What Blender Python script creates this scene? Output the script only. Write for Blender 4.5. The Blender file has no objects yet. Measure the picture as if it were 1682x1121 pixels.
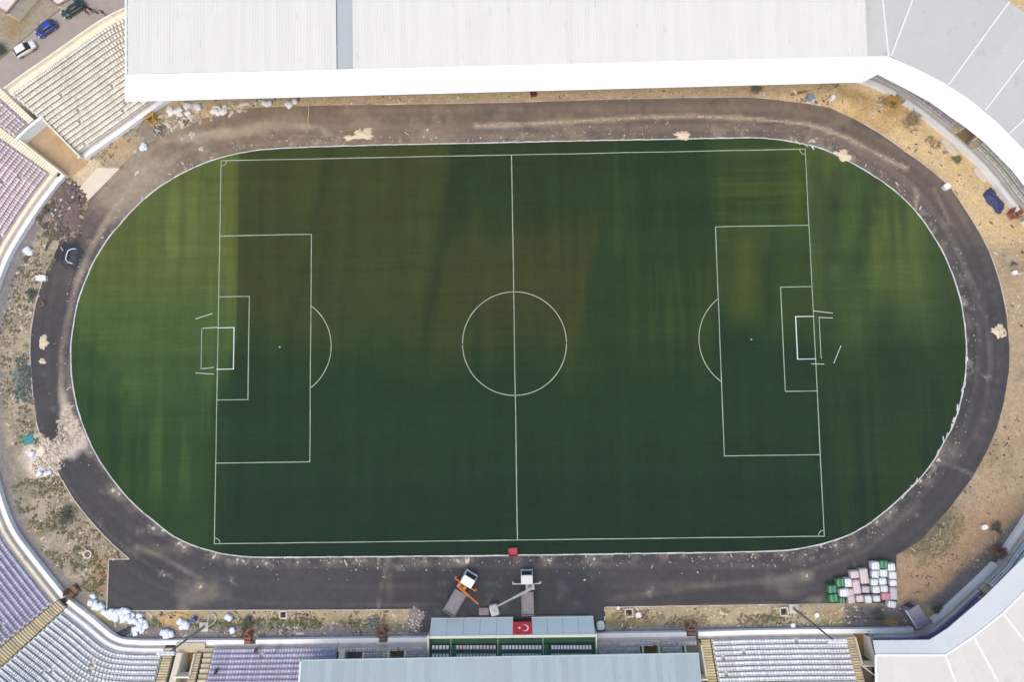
import bpy, bmesh, math, random
import numpy as np
from mathutils import Vector, Matrix, noise as mnoise
from mathutils.geometry import tessellate_polygon, delaunay_2d_cdt

random.seed(7); rng = np.random.default_rng(7)
S = bpy.context.scene
C = S.collection
R = math.radians

# ------------------------------------------------------------------ camera
CAM = (1.1756, -8.7524, 119.8276); ROT = (0.0762, 0.0145, -0.0153); FPX = 1121.0
cam = bpy.data.cameras.new("camera"); camo = bpy.data.objects.new("camera", cam); C.objects.link(camo)
cam.sensor_width = 36; cam.lens = FPX / 1682 * 36; cam.clip_end = 3000; cam.clip_start = 1
camo.location = CAM; camo.rotation_euler = ROT; S.camera = camo
# ------------------------------------------------------------------ sky, sun, exposure
SUN_EL, SUN_AZ = 68, 205          # azimuth measured clockwise from the top of the pitch: light from the main stand side
w = bpy.data.worlds.new("World"); S.world = w; w.use_nodes = True
nt = w.node_tree; bg = nt.nodes["Background"]
sky = nt.nodes.new("ShaderNodeTexSky"); sky.sky_type = 'NISHITA'; sky.sun_disc = False
sky.sun_elevation = R(SUN_EL); sky.sun_rotation = R(SUN_AZ); sky.altitude = 1000; sky.dust_density = 5; sky.air_density = 1.0; sky.ozone_density = 1.0
nt.links.new(sky.outputs[0], bg.inputs[0]); bg.inputs[1].default_value = 0.15
sl = bpy.data.lights.new("sun", 'SUN'); so = bpy.data.objects.new("sun", sl); C.objects.link(so)
sl.energy = 1.3; sl.angle = R(60); sl.color = (1.0, .82, .58)
so.rotation_euler = (R(90 - SUN_EL), 0, R(180 - SUN_AZ)); so.location = (0, -60, 150)
S.render.engine = 'CYCLES'
vs = S.view_settings; vs.view_transform = 'Standard'; vs.look = 'None'; vs.exposure = 0.5; vs.gamma = 1; vs.use_curve_mapping = False

# ------------------------------------------------------------------ helpers: pixels <-> world
MROT = np.array(camo.rotation_euler.to_matrix())
def W(px, py, z=0.0):
    """point at height z that shows at photo pixel (px, py)"""
    d = MROT @ np.array([(px - 841) / FPX, -(py - 560.5) / FPX, -1.0])
    t = (z - CAM[2]) / d[2]
    return Vector((CAM[0] + d[0] * t, CAM[1] + d[1] * t, z))
def PXL(x, y, z=0.0):
    """numpy world -> photo pixel"""
    q = np.stack([np.asarray(x, float) - CAM[0], np.asarray(y, float) - CAM[1], np.zeros_like(np.asarray(x, float)) + z - CAM[2]], -1) @ MROT
    return 841 + FPX * q[..., 0] / -q[..., 2], 560.5 - FPX * q[..., 1] / -q[..., 2]
def lin(c, k=1.0):
    return tuple(k * (((v / 255 + .055) / 1.055) ** 2.4 if v > 10 else v / 255 / 12.92) for v in c)
def linA(a):
    a = np.asarray(a, float) / 255
    return np.where(a > .04, ((a + .055) / 1.055) ** 2.4, a / 12.92)
def sst(a, b, t):
    t = np.clip((t - a) / (b - a), 0, 1); return t * t * (3 - 2 * t)
# value noise, vectorised
def vnoise(x, y, seed=0):
    xi = np.floor(x).astype(np.int64); yi = np.floor(y).astype(np.int64); fx = x - xi; fy = y - yi
    fx = fx * fx * (3 - 2 * fx); fy = fy * fy * (3 - 2 * fy)
    def h(a, b):
        n = (a * 374761393 + b * 668265263 + seed * 1442695041) & 0xffffffff
        n = ((n ^ (n >> 13)) * 1274126177) & 0xffffffff
        return ((n ^ (n >> 16)) & 0xffff) / 65535.0
    return (h(xi, yi) * (1 - fx) + h(xi + 1, yi) * fx) * (1 - fy) + (h(xi, yi + 1) * (1 - fx) + h(xi + 1, yi + 1) * fx) * fy
def fbm(x, y, seed=0, oct=4):
    v = 0; a = .5; t = 0
    for o in range(oct):
        v = v + a * vnoise(x * 2 ** o, y * 2 ** o, seed + o); t += a; a *= .5
    return v / t

# ------------------------------------------------------------------ materials
MATS = {}
def M(name, rgb, rough=.8, var=.12, scale=1.5, bump=0.0, bscale=None, metal=0.0, rand=0.0, island=0.0, coat=0.0, spec=.4, stretch=None, dirt=None, k=1.0, world=False):
    if name in MATS: return MATS[name]
    m = bpy.data.materials.new(name); m.use_nodes = True; n = m.node_tree.nodes; l = m.node_tree.links
    b = n["Principled BSDF"]; b.inputs["Roughness"].default_value = rough; b.inputs["Metallic"].default_value = metal
    b.inputs["Specular IOR Level"].default_value = spec
    if coat: b.inputs["Coat Weight"].default_value = coat
    tc = n.new("ShaderNodeTexCoord"); src = tc.outputs["Object"]
    if world: src = n.new("ShaderNodeNewGeometry").outputs["Position"]
    if stretch:
        mp = n.new("ShaderNodeMapping"); mp.inputs["Scale"].default_value = stretch; l.new(src, mp.inputs[0]); src = mp.outputs[0]
    nz = n.new("ShaderNodeTexNoise"); nz.inputs["Scale"].default_value = scale; nz.inputs["Detail"].default_value = 5; nz.inputs["Roughness"].default_value = .65
    l.new(src, nz.inputs["Vector"])
    mr = n.new("ShaderNodeMapRange"); mr.inputs[1].default_value = .25; mr.inputs[2].default_value = .75
    mr.inputs[3].default_value = 1 - var; mr.inputs[4].default_value = 1 + var; l.new(nz.outputs[0], mr.inputs[0])
    fac = mr.outputs[0]
    def mul(a, sock, amt):
        q = n.new("ShaderNodeMapRange"); q.inputs[3].default_value = 1 - amt; q.inputs[4].default_value = 1 + amt; l.new(sock, q.inputs[0])
        p = n.new("ShaderNodeMath"); p.operation = 'MULTIPLY'; l.new(a, p.inputs[0]); l.new(q.outputs[0], p.inputs[1]); return p.outputs[0]
    if rand:
        oi = n.new("ShaderNodeObjectInfo"); fac = mul(fac, oi.outputs["Random"], rand)
    if island:
        ge = n.new("ShaderNodeNewGeometry"); fac = mul(fac, ge.outputs["Random Per Island"], island)
    vm = n.new("ShaderNodeVectorMath"); vm.operation = 'SCALE'; vm.inputs[0].default_value = lin(rgb, k); l.new(fac, vm.inputs["Scale"])
    col = vm.outputs[0]
    if dirt:      # sparse stains: (rgb, scale, threshold, amount)
        n2 = n.new("ShaderNodeTexNoise"); n2.inputs["Scale"].default_value = dirt[1]; n2.inputs["Detail"].default_value = 6; n2.inputs["Roughness"].default_value = .7
        l.new(src, n2.inputs["Vector"])
        r2 = n.new("ShaderNodeMapRange"); r2.inputs[1].default_value = dirt[2]; r2.inputs[2].default_value = dirt[2] + .12; r2.inputs[4].default_value = dirt[3]; l.new(n2.outputs[0], r2.inputs[0])
        mx = n.new("ShaderNodeMix"); mx.data_type = 'RGBA'; l.new(r2.outputs[0], mx.inputs[0]); l.new(col, mx.inputs[6]); mx.inputs[7].default_value = (*lin(dirt[0], k), 1); col = mx.outputs[2]
    l.new(col, b.inputs["Base Color"])
    if bump:
        bn = n.new("ShaderNodeTexNoise"); bn.inputs["Scale"].default_value = bscale or scale * 6; bn.inputs["Detail"].default_value = 4; l.new(src, bn.inputs["Vector"])
        bu = n.new("ShaderNodeBump"); bu.inputs["Strength"].default_value = bump; bu.inputs["Distance"].default_value = .05; l.new(bn.outputs[0], bu.inputs["Height"]); l.new(bu.outputs[0], b.inputs["Normal"])
    MATS[name] = m; return m
def MA(name, rough=.9, layers=((2.0, .12, None),), bump=.3, bscale=8, spec=.3):
    """material whose colour comes from the mesh's own colour attribute, broken up by noise layers (scale, amount, stretch)"""
    m = bpy.data.materials.new(name); m.use_nodes = True; n = m.node_tree.nodes; l = m.node_tree.links
    b = n["Principled BSDF"]; b.inputs["Roughness"].default_value = rough; b.inputs["Specular IOR Level"].default_value = spec
    at = n.new("ShaderNodeAttribute"); at.attribute_name = "Col"; tc = n.new("ShaderNodeTexCoord"); col = at.outputs["Color"]
    for sc, am, st in layers:
        src = tc.outputs["Object"]
        if st:
            mp = n.new("ShaderNodeMapping"); mp.inputs["Scale"].default_value = st; l.new(src, mp.inputs[0]); src = mp.outputs[0]
        nz = n.new("ShaderNodeTexNoise"); nz.inputs["Scale"].default_value = sc; nz.inputs["Detail"].default_value = 4; l.new(src, nz.inputs["Vector"])
        mr = n.new("ShaderNodeMapRange"); mr.inputs[1].default_value = .28; mr.inputs[2].default_value = .72; mr.inputs[3].default_value = 1 - am; mr.inputs[4].default_value = 1 + am
        l.new(nz.outputs[0], mr.inputs[0])
        vm = n.new("ShaderNodeVectorMath"); vm.operation = 'SCALE'; l.new(col, vm.inputs[0]); l.new(mr.outputs[0], vm.inputs["Scale"]); col = vm.outputs[0]
    l.new(col, b.inputs["Base Color"])
    if bump:
        bn = n.new("ShaderNodeTexNoise"); bn.inputs["Scale"].default_value = bscale; bn.inputs["Detail"].default_value = 4; l.new(tc.outputs["Object"], bn.inputs["Vector"])
        bu = n.new("ShaderNodeBump"); bu.inputs["Strength"].default_value = bump; bu.inputs["Distance"].default_value = .06; l.new(bn.outputs[0], bu.inputs["Height"]); l.new(bu.outputs[0], b.inputs["Normal"])
    MATS[name] = m; return m

# ------------------------------------------------------------------ objects
def tag(o, label=None, cat=None, group=None, kind=None):
    if label: o["label"] = label
    if cat: o["category"] = cat
    if group: o["group"] = group
    if kind: o["kind"] = kind
    return o
def empty(name, loc=(0, 0, 0), rz=0, label=None, cat=None, group=None):
    o = bpy.data.objects.new(name, None); C.objects.link(o); o.location = loc; o.rotation_euler = (0, 0, rz); o.empty_display_size = .3
    return tag(o, label, cat, group)
def obj(name, me, mat=None, parent=None, loc=None, rz=0, kind=None):
    o = bpy.data.objects.new(name, me); C.objects.link(o)
    if mat is not None and not me.materials: me.materials.append(mat)
    if parent: o.parent = parent
    if loc is not None: o.location = loc
    if rz: o.rotation_euler = (0, 0, rz)
    if kind: o["kind"] = kind
    return o
def copy_tree(o, parent=None):
    c = o.copy(); C.objects.link(c)
    if parent: c.parent = parent
    for ch in list(o.children): copy_tree(ch, c)
    return c
class MB:
    def __init__(s): s.v = []; s.f = []
    def add(s, vs_, fs_):
        b = len(s.v); s.v += [tuple(v) for v in vs_]; s.f += [tuple(b + i for i in f) for f in fs_]; return s
    def box(s, c, size, rz=0, rx=0, ry=0, taper=1.0):
        m = Matrix.Rotation(rz, 3, 'Z') @ Matrix.Rotation(ry, 3, 'Y') @ Matrix.Rotation(rx, 3, 'X'); h = [q / 2 for q in size]; c = Vector(c)
        vs_ = []
        for z in (-1, 1):
            t = taper if z > 0 else 1
            for x, y in ((-1, -1), (1, -1), (1, 1), (-1, 1)): vs_.append(c + m @ Vector((x * h[0] * t, y * h[1] * t, z * h[2])))
        return s.add(vs_, [(3, 2, 1, 0), (4, 5, 6, 7), (0, 1, 5, 4), (1, 2, 6, 5), (2, 3, 7, 6), (3, 0, 4, 7)])
    def tube(s, pts, r, n=8, r2=None, cap=True):
        pts = [Vector(p) for p in pts]; k = len(pts); rings = []
        for i, p in enumerate(pts):
            t = (pts[min(i + 1, k - 1)] - pts[max(i - 1, 0)]).normalized()
            a = Vector((0, 0, 1)) if abs(t.z) < .9 else Vector((1, 0, 0)); u = t.cross(a).normalized(); v = t.cross(u)
            rr = r if r2 is None else r + (r2 - r) * i / (k - 1)
            rings.append([p + u * rr * math.cos(2 * math.pi * j / n) + v * rr * math.sin(2 * math.pi * j / n) for j in range(n)])
        fs = []
        for i in range(k - 1):
            for j in range(n): fs.append((i * n + j, i * n + (j + 1) % n, (i + 1) * n + (j + 1) % n, (i + 1) * n + j))
        if cap: fs += [tuple(range(n))[::-1], tuple(range((k - 1) * n, k * n))]
        return s.add([q for r_ in rings for q in r_], fs)
    def prism(s, poly, z0, z1):
        """poly: list of (x,y) ; concave allowed"""
        n = len(poly); ar = sum(poly[i][0] * poly[(i + 1) % n][1] - poly[(i + 1) % n][0] * poly[i][1] for i in range(n))
        if ar < 0: poly = poly[::-1]
        vs_ = [(p[0], p[1], z0) for p in poly] + [(p[0], p[1], z1) for p in poly]
        tr = tessellate_polygon([[Vector((p[0], p[1], 0)) for p in poly]])
        fs = []
        for t in tr:
            a, b, c = [Vector(vs_[i]) for i in t]
            if (b - a).cross(c - a).z < 0: t = t[::-1]
            fs.append(tuple(n + i for i in t)); fs.append(tuple(i for i in t[::-1]))
        fs += [(i, (i + 1) % n, n + (i + 1) % n, n + i) for i in range(n)]
        return s.add(vs_, fs)
    def lathe(s, prof, n=14, c=(0, 0, 0)):
        k = len(prof); vs_ = [(c[0] + r * math.cos(2 * math.pi * j / n), c[1] + r * math.sin(2 * math.pi * j / n), c[2] + z) for r, z in prof for j in range(n)]
        fs = [(i * n + j, i * n + (j + 1) % n, (i + 1) * n + (j + 1) % n, (i + 1) * n + j) for i in range(k - 1) for j in range(n)]
        fs += [tuple(range(n))[::-1], tuple(range((k - 1) * n, k * n))]
        return s.add(vs_, fs)
    def mesh(s, name, smooth=False):
        me = bpy.data.meshes.new(name); me.from_pydata([tuple(v) for v in s.v], [], s.f); me.update()
        if smooth: me.polygons.foreach_set("use_smooth", [True] * len(me.polygons))
        return me
    def build(s, name, mat, parent=None, loc=None, rz=0, kind=None, smooth=False, bevel=0):
        me = s.mesh(name, smooth)
        if bevel:
            bm = bmesh.new(); bm.from_mesh(me); bmesh.ops.remove_doubles(bm, verts=bm.verts, dist=1e-5)
            bmesh.ops.bevel(bm, geom=[e for e in bm.edges if len(e.link_faces) == 2 and e.calc_face_angle(0) > .5], offset=bevel, segments=1, affect='EDGES', profile=.6)
            bm.to_mesh(me); bm.free()
        return obj(name, me, mat, parent, loc, rz, kind)
def np_mesh(name, v, f, cols=None):
    me = bpy.data.meshes.new(name); v = np.asarray(v, np.float32); f = np.asarray(f, np.int32); k = f.shape[1]
    me.vertices.add(len(v)); me.vertices.foreach_set("co", v.ravel())
    me.loops.add(f.size); me.loops.foreach_set("vertex_index", f.ravel())
    me.polygons.add(len(f)); me.polygons.foreach_set("loop_start", np.arange(0, f.size, k, dtype=np.int32)); me.polygons.foreach_set("loop_total", np.full(len(f), k, np.int32))
    me.update(calc_edges=True); me.validate()
    if cols is not None:
        a = me.color_attributes.new("Col", 'FLOAT_COLOR', 'POINT'); a.data.foreach_set("color", np.c_[cols, np.ones(len(cols))].astype(np.float32).ravel())
    return me
def smooth_loop(pts, step=1.0, it=2, closed=True):
    """Chaikin corner cutting then even resampling"""
    P = np.array([[p[0], p[1]] for p in pts], float)
    for _ in range(it):
        Q = np.roll(P, -1, 0) if closed else None
        if closed: P = np.stack([.75 * P + .25 * Q, .25 * P + .75 * Q], 1).reshape(-1, 2)
        else:
            A, B = P[:-1], P[1:]; P = np.concatenate([P[:1], np.stack([.75 * A + .25 * B, .25 * A + .75 * B], 1).reshape(-1, 2), P[-1:]])
    if closed: P = np.concatenate([P, P[:1]])
    L = np.r_[0, np.cumsum(np.hypot(*np.diff(P, axis=0).T))]
    n = max(3, int(round(L[-1] / step))); s = np.linspace(0, L[-1], n + 1)
    out = np.stack([np.interp(s, L, P[:, 0]), np.interp(s, L, P[:, 1])], 1)
    return out[:-1] if closed else out
def WL(pts, z=0): return [W(x, y, z).xy for x, y in pts]
def in_poly(x, y, poly):
    c = np.zeros(np.shape(x), bool); n = len(poly)
    for i in range(n):
        x1, y1 = poly[i]; x2, y2 = poly[(i + 1) % n]
        k = ((y1 > y) != (y2 > y)) & (x < (x2 - x1) * (y - y1) / (y2 - y1 + 1e-12) + x1); c ^= k
    return c
def blob_mask(X, Y, px, py, rx, ry, soft=.5, seed=0, ang=0):
    """irregular patch around a point"""
    ca, sa = math.cos(R(ang)), math.sin(R(ang)); dx = X - px; dy = Y - py
    u = (dx * ca + dy * sa) / rx; v = (-dx * sa + dy * ca) / ry
    r = np.hypot(u, v) + .9 * (fbm(X / 14, Y / 14, seed, 4) - .5)
    return 1 - sst(1 - soft, 1 + soft * .4, r)
def mixc(col, c, m):
    return col + (np.asarray(c, float) - col) * m[:, None]
# ------------------------------------------------------------------ outlines read from the photo (ground level)
KERB_PX = [(310,280),(272,301),(235,329),(202,364),(175,397),(155,430),(139,467),(127,502),(120,545),(117,575),(118,607),(122,642),(130,677),(142,712),(160,750),(185,787),(212,820),(234,840),(262,863),(292,886),(332,901),(375,912),(420,916),
 (500,915),(670,914),(840,912),(990,910),(1130,908),(1262,906),(1312,902),(1362,891),(1412,871),(1454,840),(1502,795),(1527,767),(1549,727),(1567,695),(1578,655),(1586,607),(1586,560),(1583,530),(1577,492),(1564,452),(1547,412),(1527,380),(1504,347),(1462,307),(1417,279),(1387,262),(1347,243),(1312,236),(1262,227),
 (1180,228),(1090,230),(960,232),(840,235),(670,238),(520,242),(430,246),(385,254),(345,265)]
TRACK_PX = [(145,330),(197,275),(225,247),(262,225),(300,212),(335,195),(375,183),(420,177),(545,173),(670,172),(840,169),(990,164),(1140,161),(1230,160),(1262,163),(1324,170),(1362,177),(1402,195),(1449,222),(1487,250),(1530,280),(1562,310),(1587,347),(1607,380),(1624,412),(1637,450),(1647,487),(1653,522),(1658,572),(1657,610),(1649,660),(1637,705),(1619,745),(1597,785),(1560,835),(1512,888),(1472,913),(1473,991),
 (1360,992),(1262,993),(994,997),(994,1040),(690,1040),(690,1001),(560,1002),(420,1002),(175,1003),(178,921),(211,920),(175,887),(135,841),(112,810),(94,772),(84,748),(72,726),(62,700),(57,665),(54,630),(51,590),(51,560),(56,517),(65,480),(77,445),(87,425),(100,395),(126,385)]
KERB = smooth_loop(WL(KERB_PX), .6, 2)

# ------------------------------------------------------------------ ground
def ground_color(x, y):
    X, Y = PXL(x, y); n1 = fbm(x / 7, y / 7, 3, 5); n2 = fbm(x / 2.2, y / 2.2, 9, 4); n3 = fbm(x / 1.1, y / 1.1, 5, 3)
    col = np.tile(np.array([158., 146, 124]), (len(x), 1))
    col = mixc(col, (132, 122, 108), sst(.45, .7, n1)); col = mixc(col, (176, 164, 142), sst(.5, .75, n2) * .7)
    # loose dry sand along the top and upper right bend, with painted-in warm sunlight
    top = (Y < 185) & (X > 250) & (X < 1330)
    col = mixc(col, (204, 178, 136), (1 - sst(186, 200, Y)) * sst(240, 300, X) * (.75 + .3 * n2))
    gold = sst(1270, 1330, X) * (1 - sst(370, 450, Y))
    col = mixc(col, (208, 184, 140), gold * (.8 + .3 * n2)); col = mixc(col, (186, 156, 110), gold * sst(.52, .7, n1) * .8)
    col = mixc(col, (150, 126, 84), blob_mask(X, Y, 1420, 165, 70, 12, .6, 2, 24) * .6)
    right = sst(1590, 1620, X) * sst(400, 470, Y) * (1 - sst(850, 900, Y))  # duller soil tone painted where the sunlight stops
    col = mixc(col, (172, 152, 122), right * .9); col = mixc(col, (150, 132, 106), right * sst(.5, .68, n1) * .8)
    # earth bank, lower right bend
    br = sst(1460, 1490, X) * sst(800, 850, Y)
    col = mixc(col, (162, 138, 112), br * .9); col = mixc(col, (112, 106, 86), blob_mask(X, Y, 1530, 872, 42, 55, .5, 4, 40)); col = mixc(col, (104, 104, 108), sst(-30, -18, (X - 1527) * .68 + (Y - 1018) * .73 + 10 * (n2 - .5)) * br * .85)
    # left strip: pale soil with damp grey band against the wall
    lf = (1 - sst(150, 210, X)) * sst(300, 360, Y) * (1 - sst(985, 1010, Y))
    col = mixc(col, (172, 160, 138), lf * .8); col = mixc(col, (142, 136, 116), lf * sst(.48, .66, n2) * .9); col = mixc(col, (120, 118, 92), lf * sst(.55, .7, n3) * .6)
    col = mixc(col, (116, 124, 84), lf * sst(.56, .7, n1) * sst(760, 860, Y) * .7)
    wallx = np.interp(Y, [290, 337, 387, 420, 462, 560, 690, 795, 844, 873, 911, 944, 975, 1008, 1045], [112, 75, 42, 22, 5, -20, -18, 2, 18, 31, 60, 86, 111, 151, 192])
    col = mixc(col, (128, 124, 124), lf * (1 - sst(12, 30, X - wallx)) * .9)
    col = mixc(col, (160, 134, 104), blob_mask(X, Y, 163, 945, 14, 40, .4, 8)); col = mixc(col, (226, 216, 200), blob_mask(X, Y, 84, 752, 46, 46, .5, 11)); col = mixc(col, (200, 200, 200), blob_mask(X, Y, 75, 775, 16, 10, .5, 12))
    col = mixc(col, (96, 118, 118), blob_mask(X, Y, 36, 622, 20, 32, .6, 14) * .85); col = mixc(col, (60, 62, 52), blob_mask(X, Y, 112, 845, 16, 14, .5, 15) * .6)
    col = mixc(col, (118, 104, 96), blob_mask(X, Y, 112, 345, 40, 48, .6, 16) * .8)
    # bottom strip: tan soil by the track, grey concrete apron by the stand
    bt = sst(994, 1000, Y)
    col = mixc(col, (172, 160, 128), bt * (1 - sst(1020, 1028, Y + 8 * (n2 - .5))) * .9)
    col = mixc(col, (122, 120, 120), bt * sst(1020, 1030, Y + 10 * (n2 - .5)) * .9); col = mixc(col, (120, 118, 82), bt * sst(10, 2, np.abs(Y - 1024 + 10 * (n1 - .5))) * sst(.4, .6, n2) * .8)
    col = mixc(col, (190, 160, 108), blob_mask(X, Y, 290, 1018, 40, 14, .5, 21)); col = mixc(col, (132, 100, 80), blob_mask(X, Y, 628, 1030, 12, 22, .6, 22) * .8); col = mixc(col, (104, 102, 104), blob_mask(X, Y, 700, 1030, 30, 40, .5, 23))
    col = mixc(col, (100, 101, 106), bt * sst(1378, 1396, X) * (1 - sst(1484, 1500, X)) * .9); col = mixc(col, (150, 126, 96), blob_mask(X, Y, 1365, 1010, 20, 9, .5, 24) * .8)
    # paler trampled band next to the ramp, upper left
    col = mixc(col, (206, 188, 154), blob_mask(X, Y, 150, 283, 34, 30, .5, 30)); col = mixc(col, (186, 160, 120), blob_mask(X, Y, 190, 240, 40, 30, .7, 31) * .7)
    # outside the stadium, upper left
    out = (1 - sst(150, 160, Y + X * .6)) * (X < 230)
    col = mixc(col, (158, 150, 132), out); col = mixc(col, (146, 126, 92), blob_mask(X, Y, 22, 40, 26, 22, .7, 33, -35) * .8); col = mixc(col, (120, 122, 88), blob_mask(X, Y, 0, 82, 12, 16, .6, 34))
    return linA(np.clip(col, 0, 255))
def grid_sheet(name, x0, x1, y0, y1, step, fcol, mat, z=0):
    nx = int((x1 - x0) / step) + 1; ny = int((y1 - y0) / step) + 1
    gx, gy = np.meshgrid(np.linspace(x0, x1, nx), np.linspace(y0, y1, ny)); v = np.c_[gx.ravel(), gy.ravel(), np.full(gx.size, z)]
    i = np.arange(nx * ny).reshape(ny, nx); f = np.stack([i[:-1, :-1], i[:-1, 1:], i[1:, 1:], i[1:, :-1]], -1).reshape(-1, 4)
    return obj(name, np_mesh(name, v, f, fcol(v[:, 0], v[:, 1])), mat)
MG = MA("soil", .95, ((.7, .14, None), (2.4, .2, None), (7, .18, None)), .9, 5)
tag(grid_sheet("ground", -112, 112, -84, 76, .55, ground_color, MG), kind="structure")
m = MB(); m.box((0, 0, -.12), (640, 640, .1)); tag(m.build("terrain", M("terrain_soil", (146, 138, 120), .95, .2, .05)), kind="structure")

# ------------------------------------------------------------------ running track (asphalt)
SPOTS = [(252, 868, 1.0), (268, 872, 1.0), (294, 893, 1.1), (303, 899, .9), (353, 914, 1.3), (390, 920, .8), (400, 922, .9), (438, 926, .8), (489, 924, .8), (540, 925, .7), (586, 921, .9), (752, 922, 1.2), (768, 922, 1.5), (902, 921, 1.1), (976, 919, 1.0), (1122, 912, .6), (1236, 911, .8), (1283, 913, .9), (1348, 897, .9), (1372, 897, .8), (1440, 858, 1.0), (1512, 791, 1.1), (1541, 756, 1.1), (187, 805, 1.6), (196, 812, 1.2), (137, 735, 1.2), (150, 744, .9), (545, 247, .01), (703, 214, .9), (716, 226, .8), (823, 226, .8), (860, 224, .6), (907, 223, .7), (1218, 219, .6), (1300, 228, 1.0), (1336, 232, 1.2), (331, 245, 1.6), (316, 222, 2.0), (300, 228, 1.4), (222, 249, 1.4), (225, 285, 1.5), (1579, 489, .7), (1583, 500, .6), (1486, 812, .8), (1462, 842, .9), (1399, 895, .7), (270, 946, .8), (330, 965, 1.0), (380, 955, .5), (1066, 973, .5), (1325, 946, .9), (1617, 620, .5), (134, 448, .6)]
CHALK = [([(780, 207), (840, 205), (960, 199), (1050, 193), (1150, 191), (1262, 197), (1330, 205), (1380, 222), (1430, 247), (1470, 269), (1488, 276)], 4.0, 1.0), ([(1503, 310), (1506, 322), (1504, 345)], 3, .7), ([(1532, 308), (1548, 340), (1560, 368)], 3, .35), ([(260, 268), (225, 295), (195, 330), (178, 355), (160, 390), (142, 425), (130, 455), (118, 500), (107, 540), (101, 580), (100, 640), (103, 690), (104, 706), (98, 722), (88, 728)], 5, .6), ([(335, 222), (390, 212), (440, 205), (500, 208), (540, 219)], 6, .8), ([(640, 915), (632, 940), (624, 975), (622, 1000)], 3, .4), ([(1545, 760), (1570, 768), (1596, 780)], 3, .5), ([(1600, 720), (1618, 670), (1628, 600), (1622, 540), (1600, 470), (1570, 410)], 4, .2), ([(225, 900), (265, 915), (300, 935), (330, 950)], 4, .45), ([(1000, 985), (1150, 965), (1300, 950), (1420, 905), (1510, 830)], 5, .25), ([(560, 182), (700, 180), (860, 178)], 5, .3), ([(1430, 200), (1500, 245), (1550, 300), (1590, 370)], 6, .22)]
def seg_dist(X, Y, pts):
    d = np.full(X.shape, 1e9)
    for (a, b), (c, e) in zip(pts[:-1], pts[1:]):
        L2_ = (c - a) ** 2 + (e - b) ** 2; t = np.clip(((X - a) * (c - a) + (Y - b) * (e - b)) / L2_, 0, 1); d = np.minimum(d, np.hypot(X - a - t * (c - a), Y - b - t * (e - b)))
    return d
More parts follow.
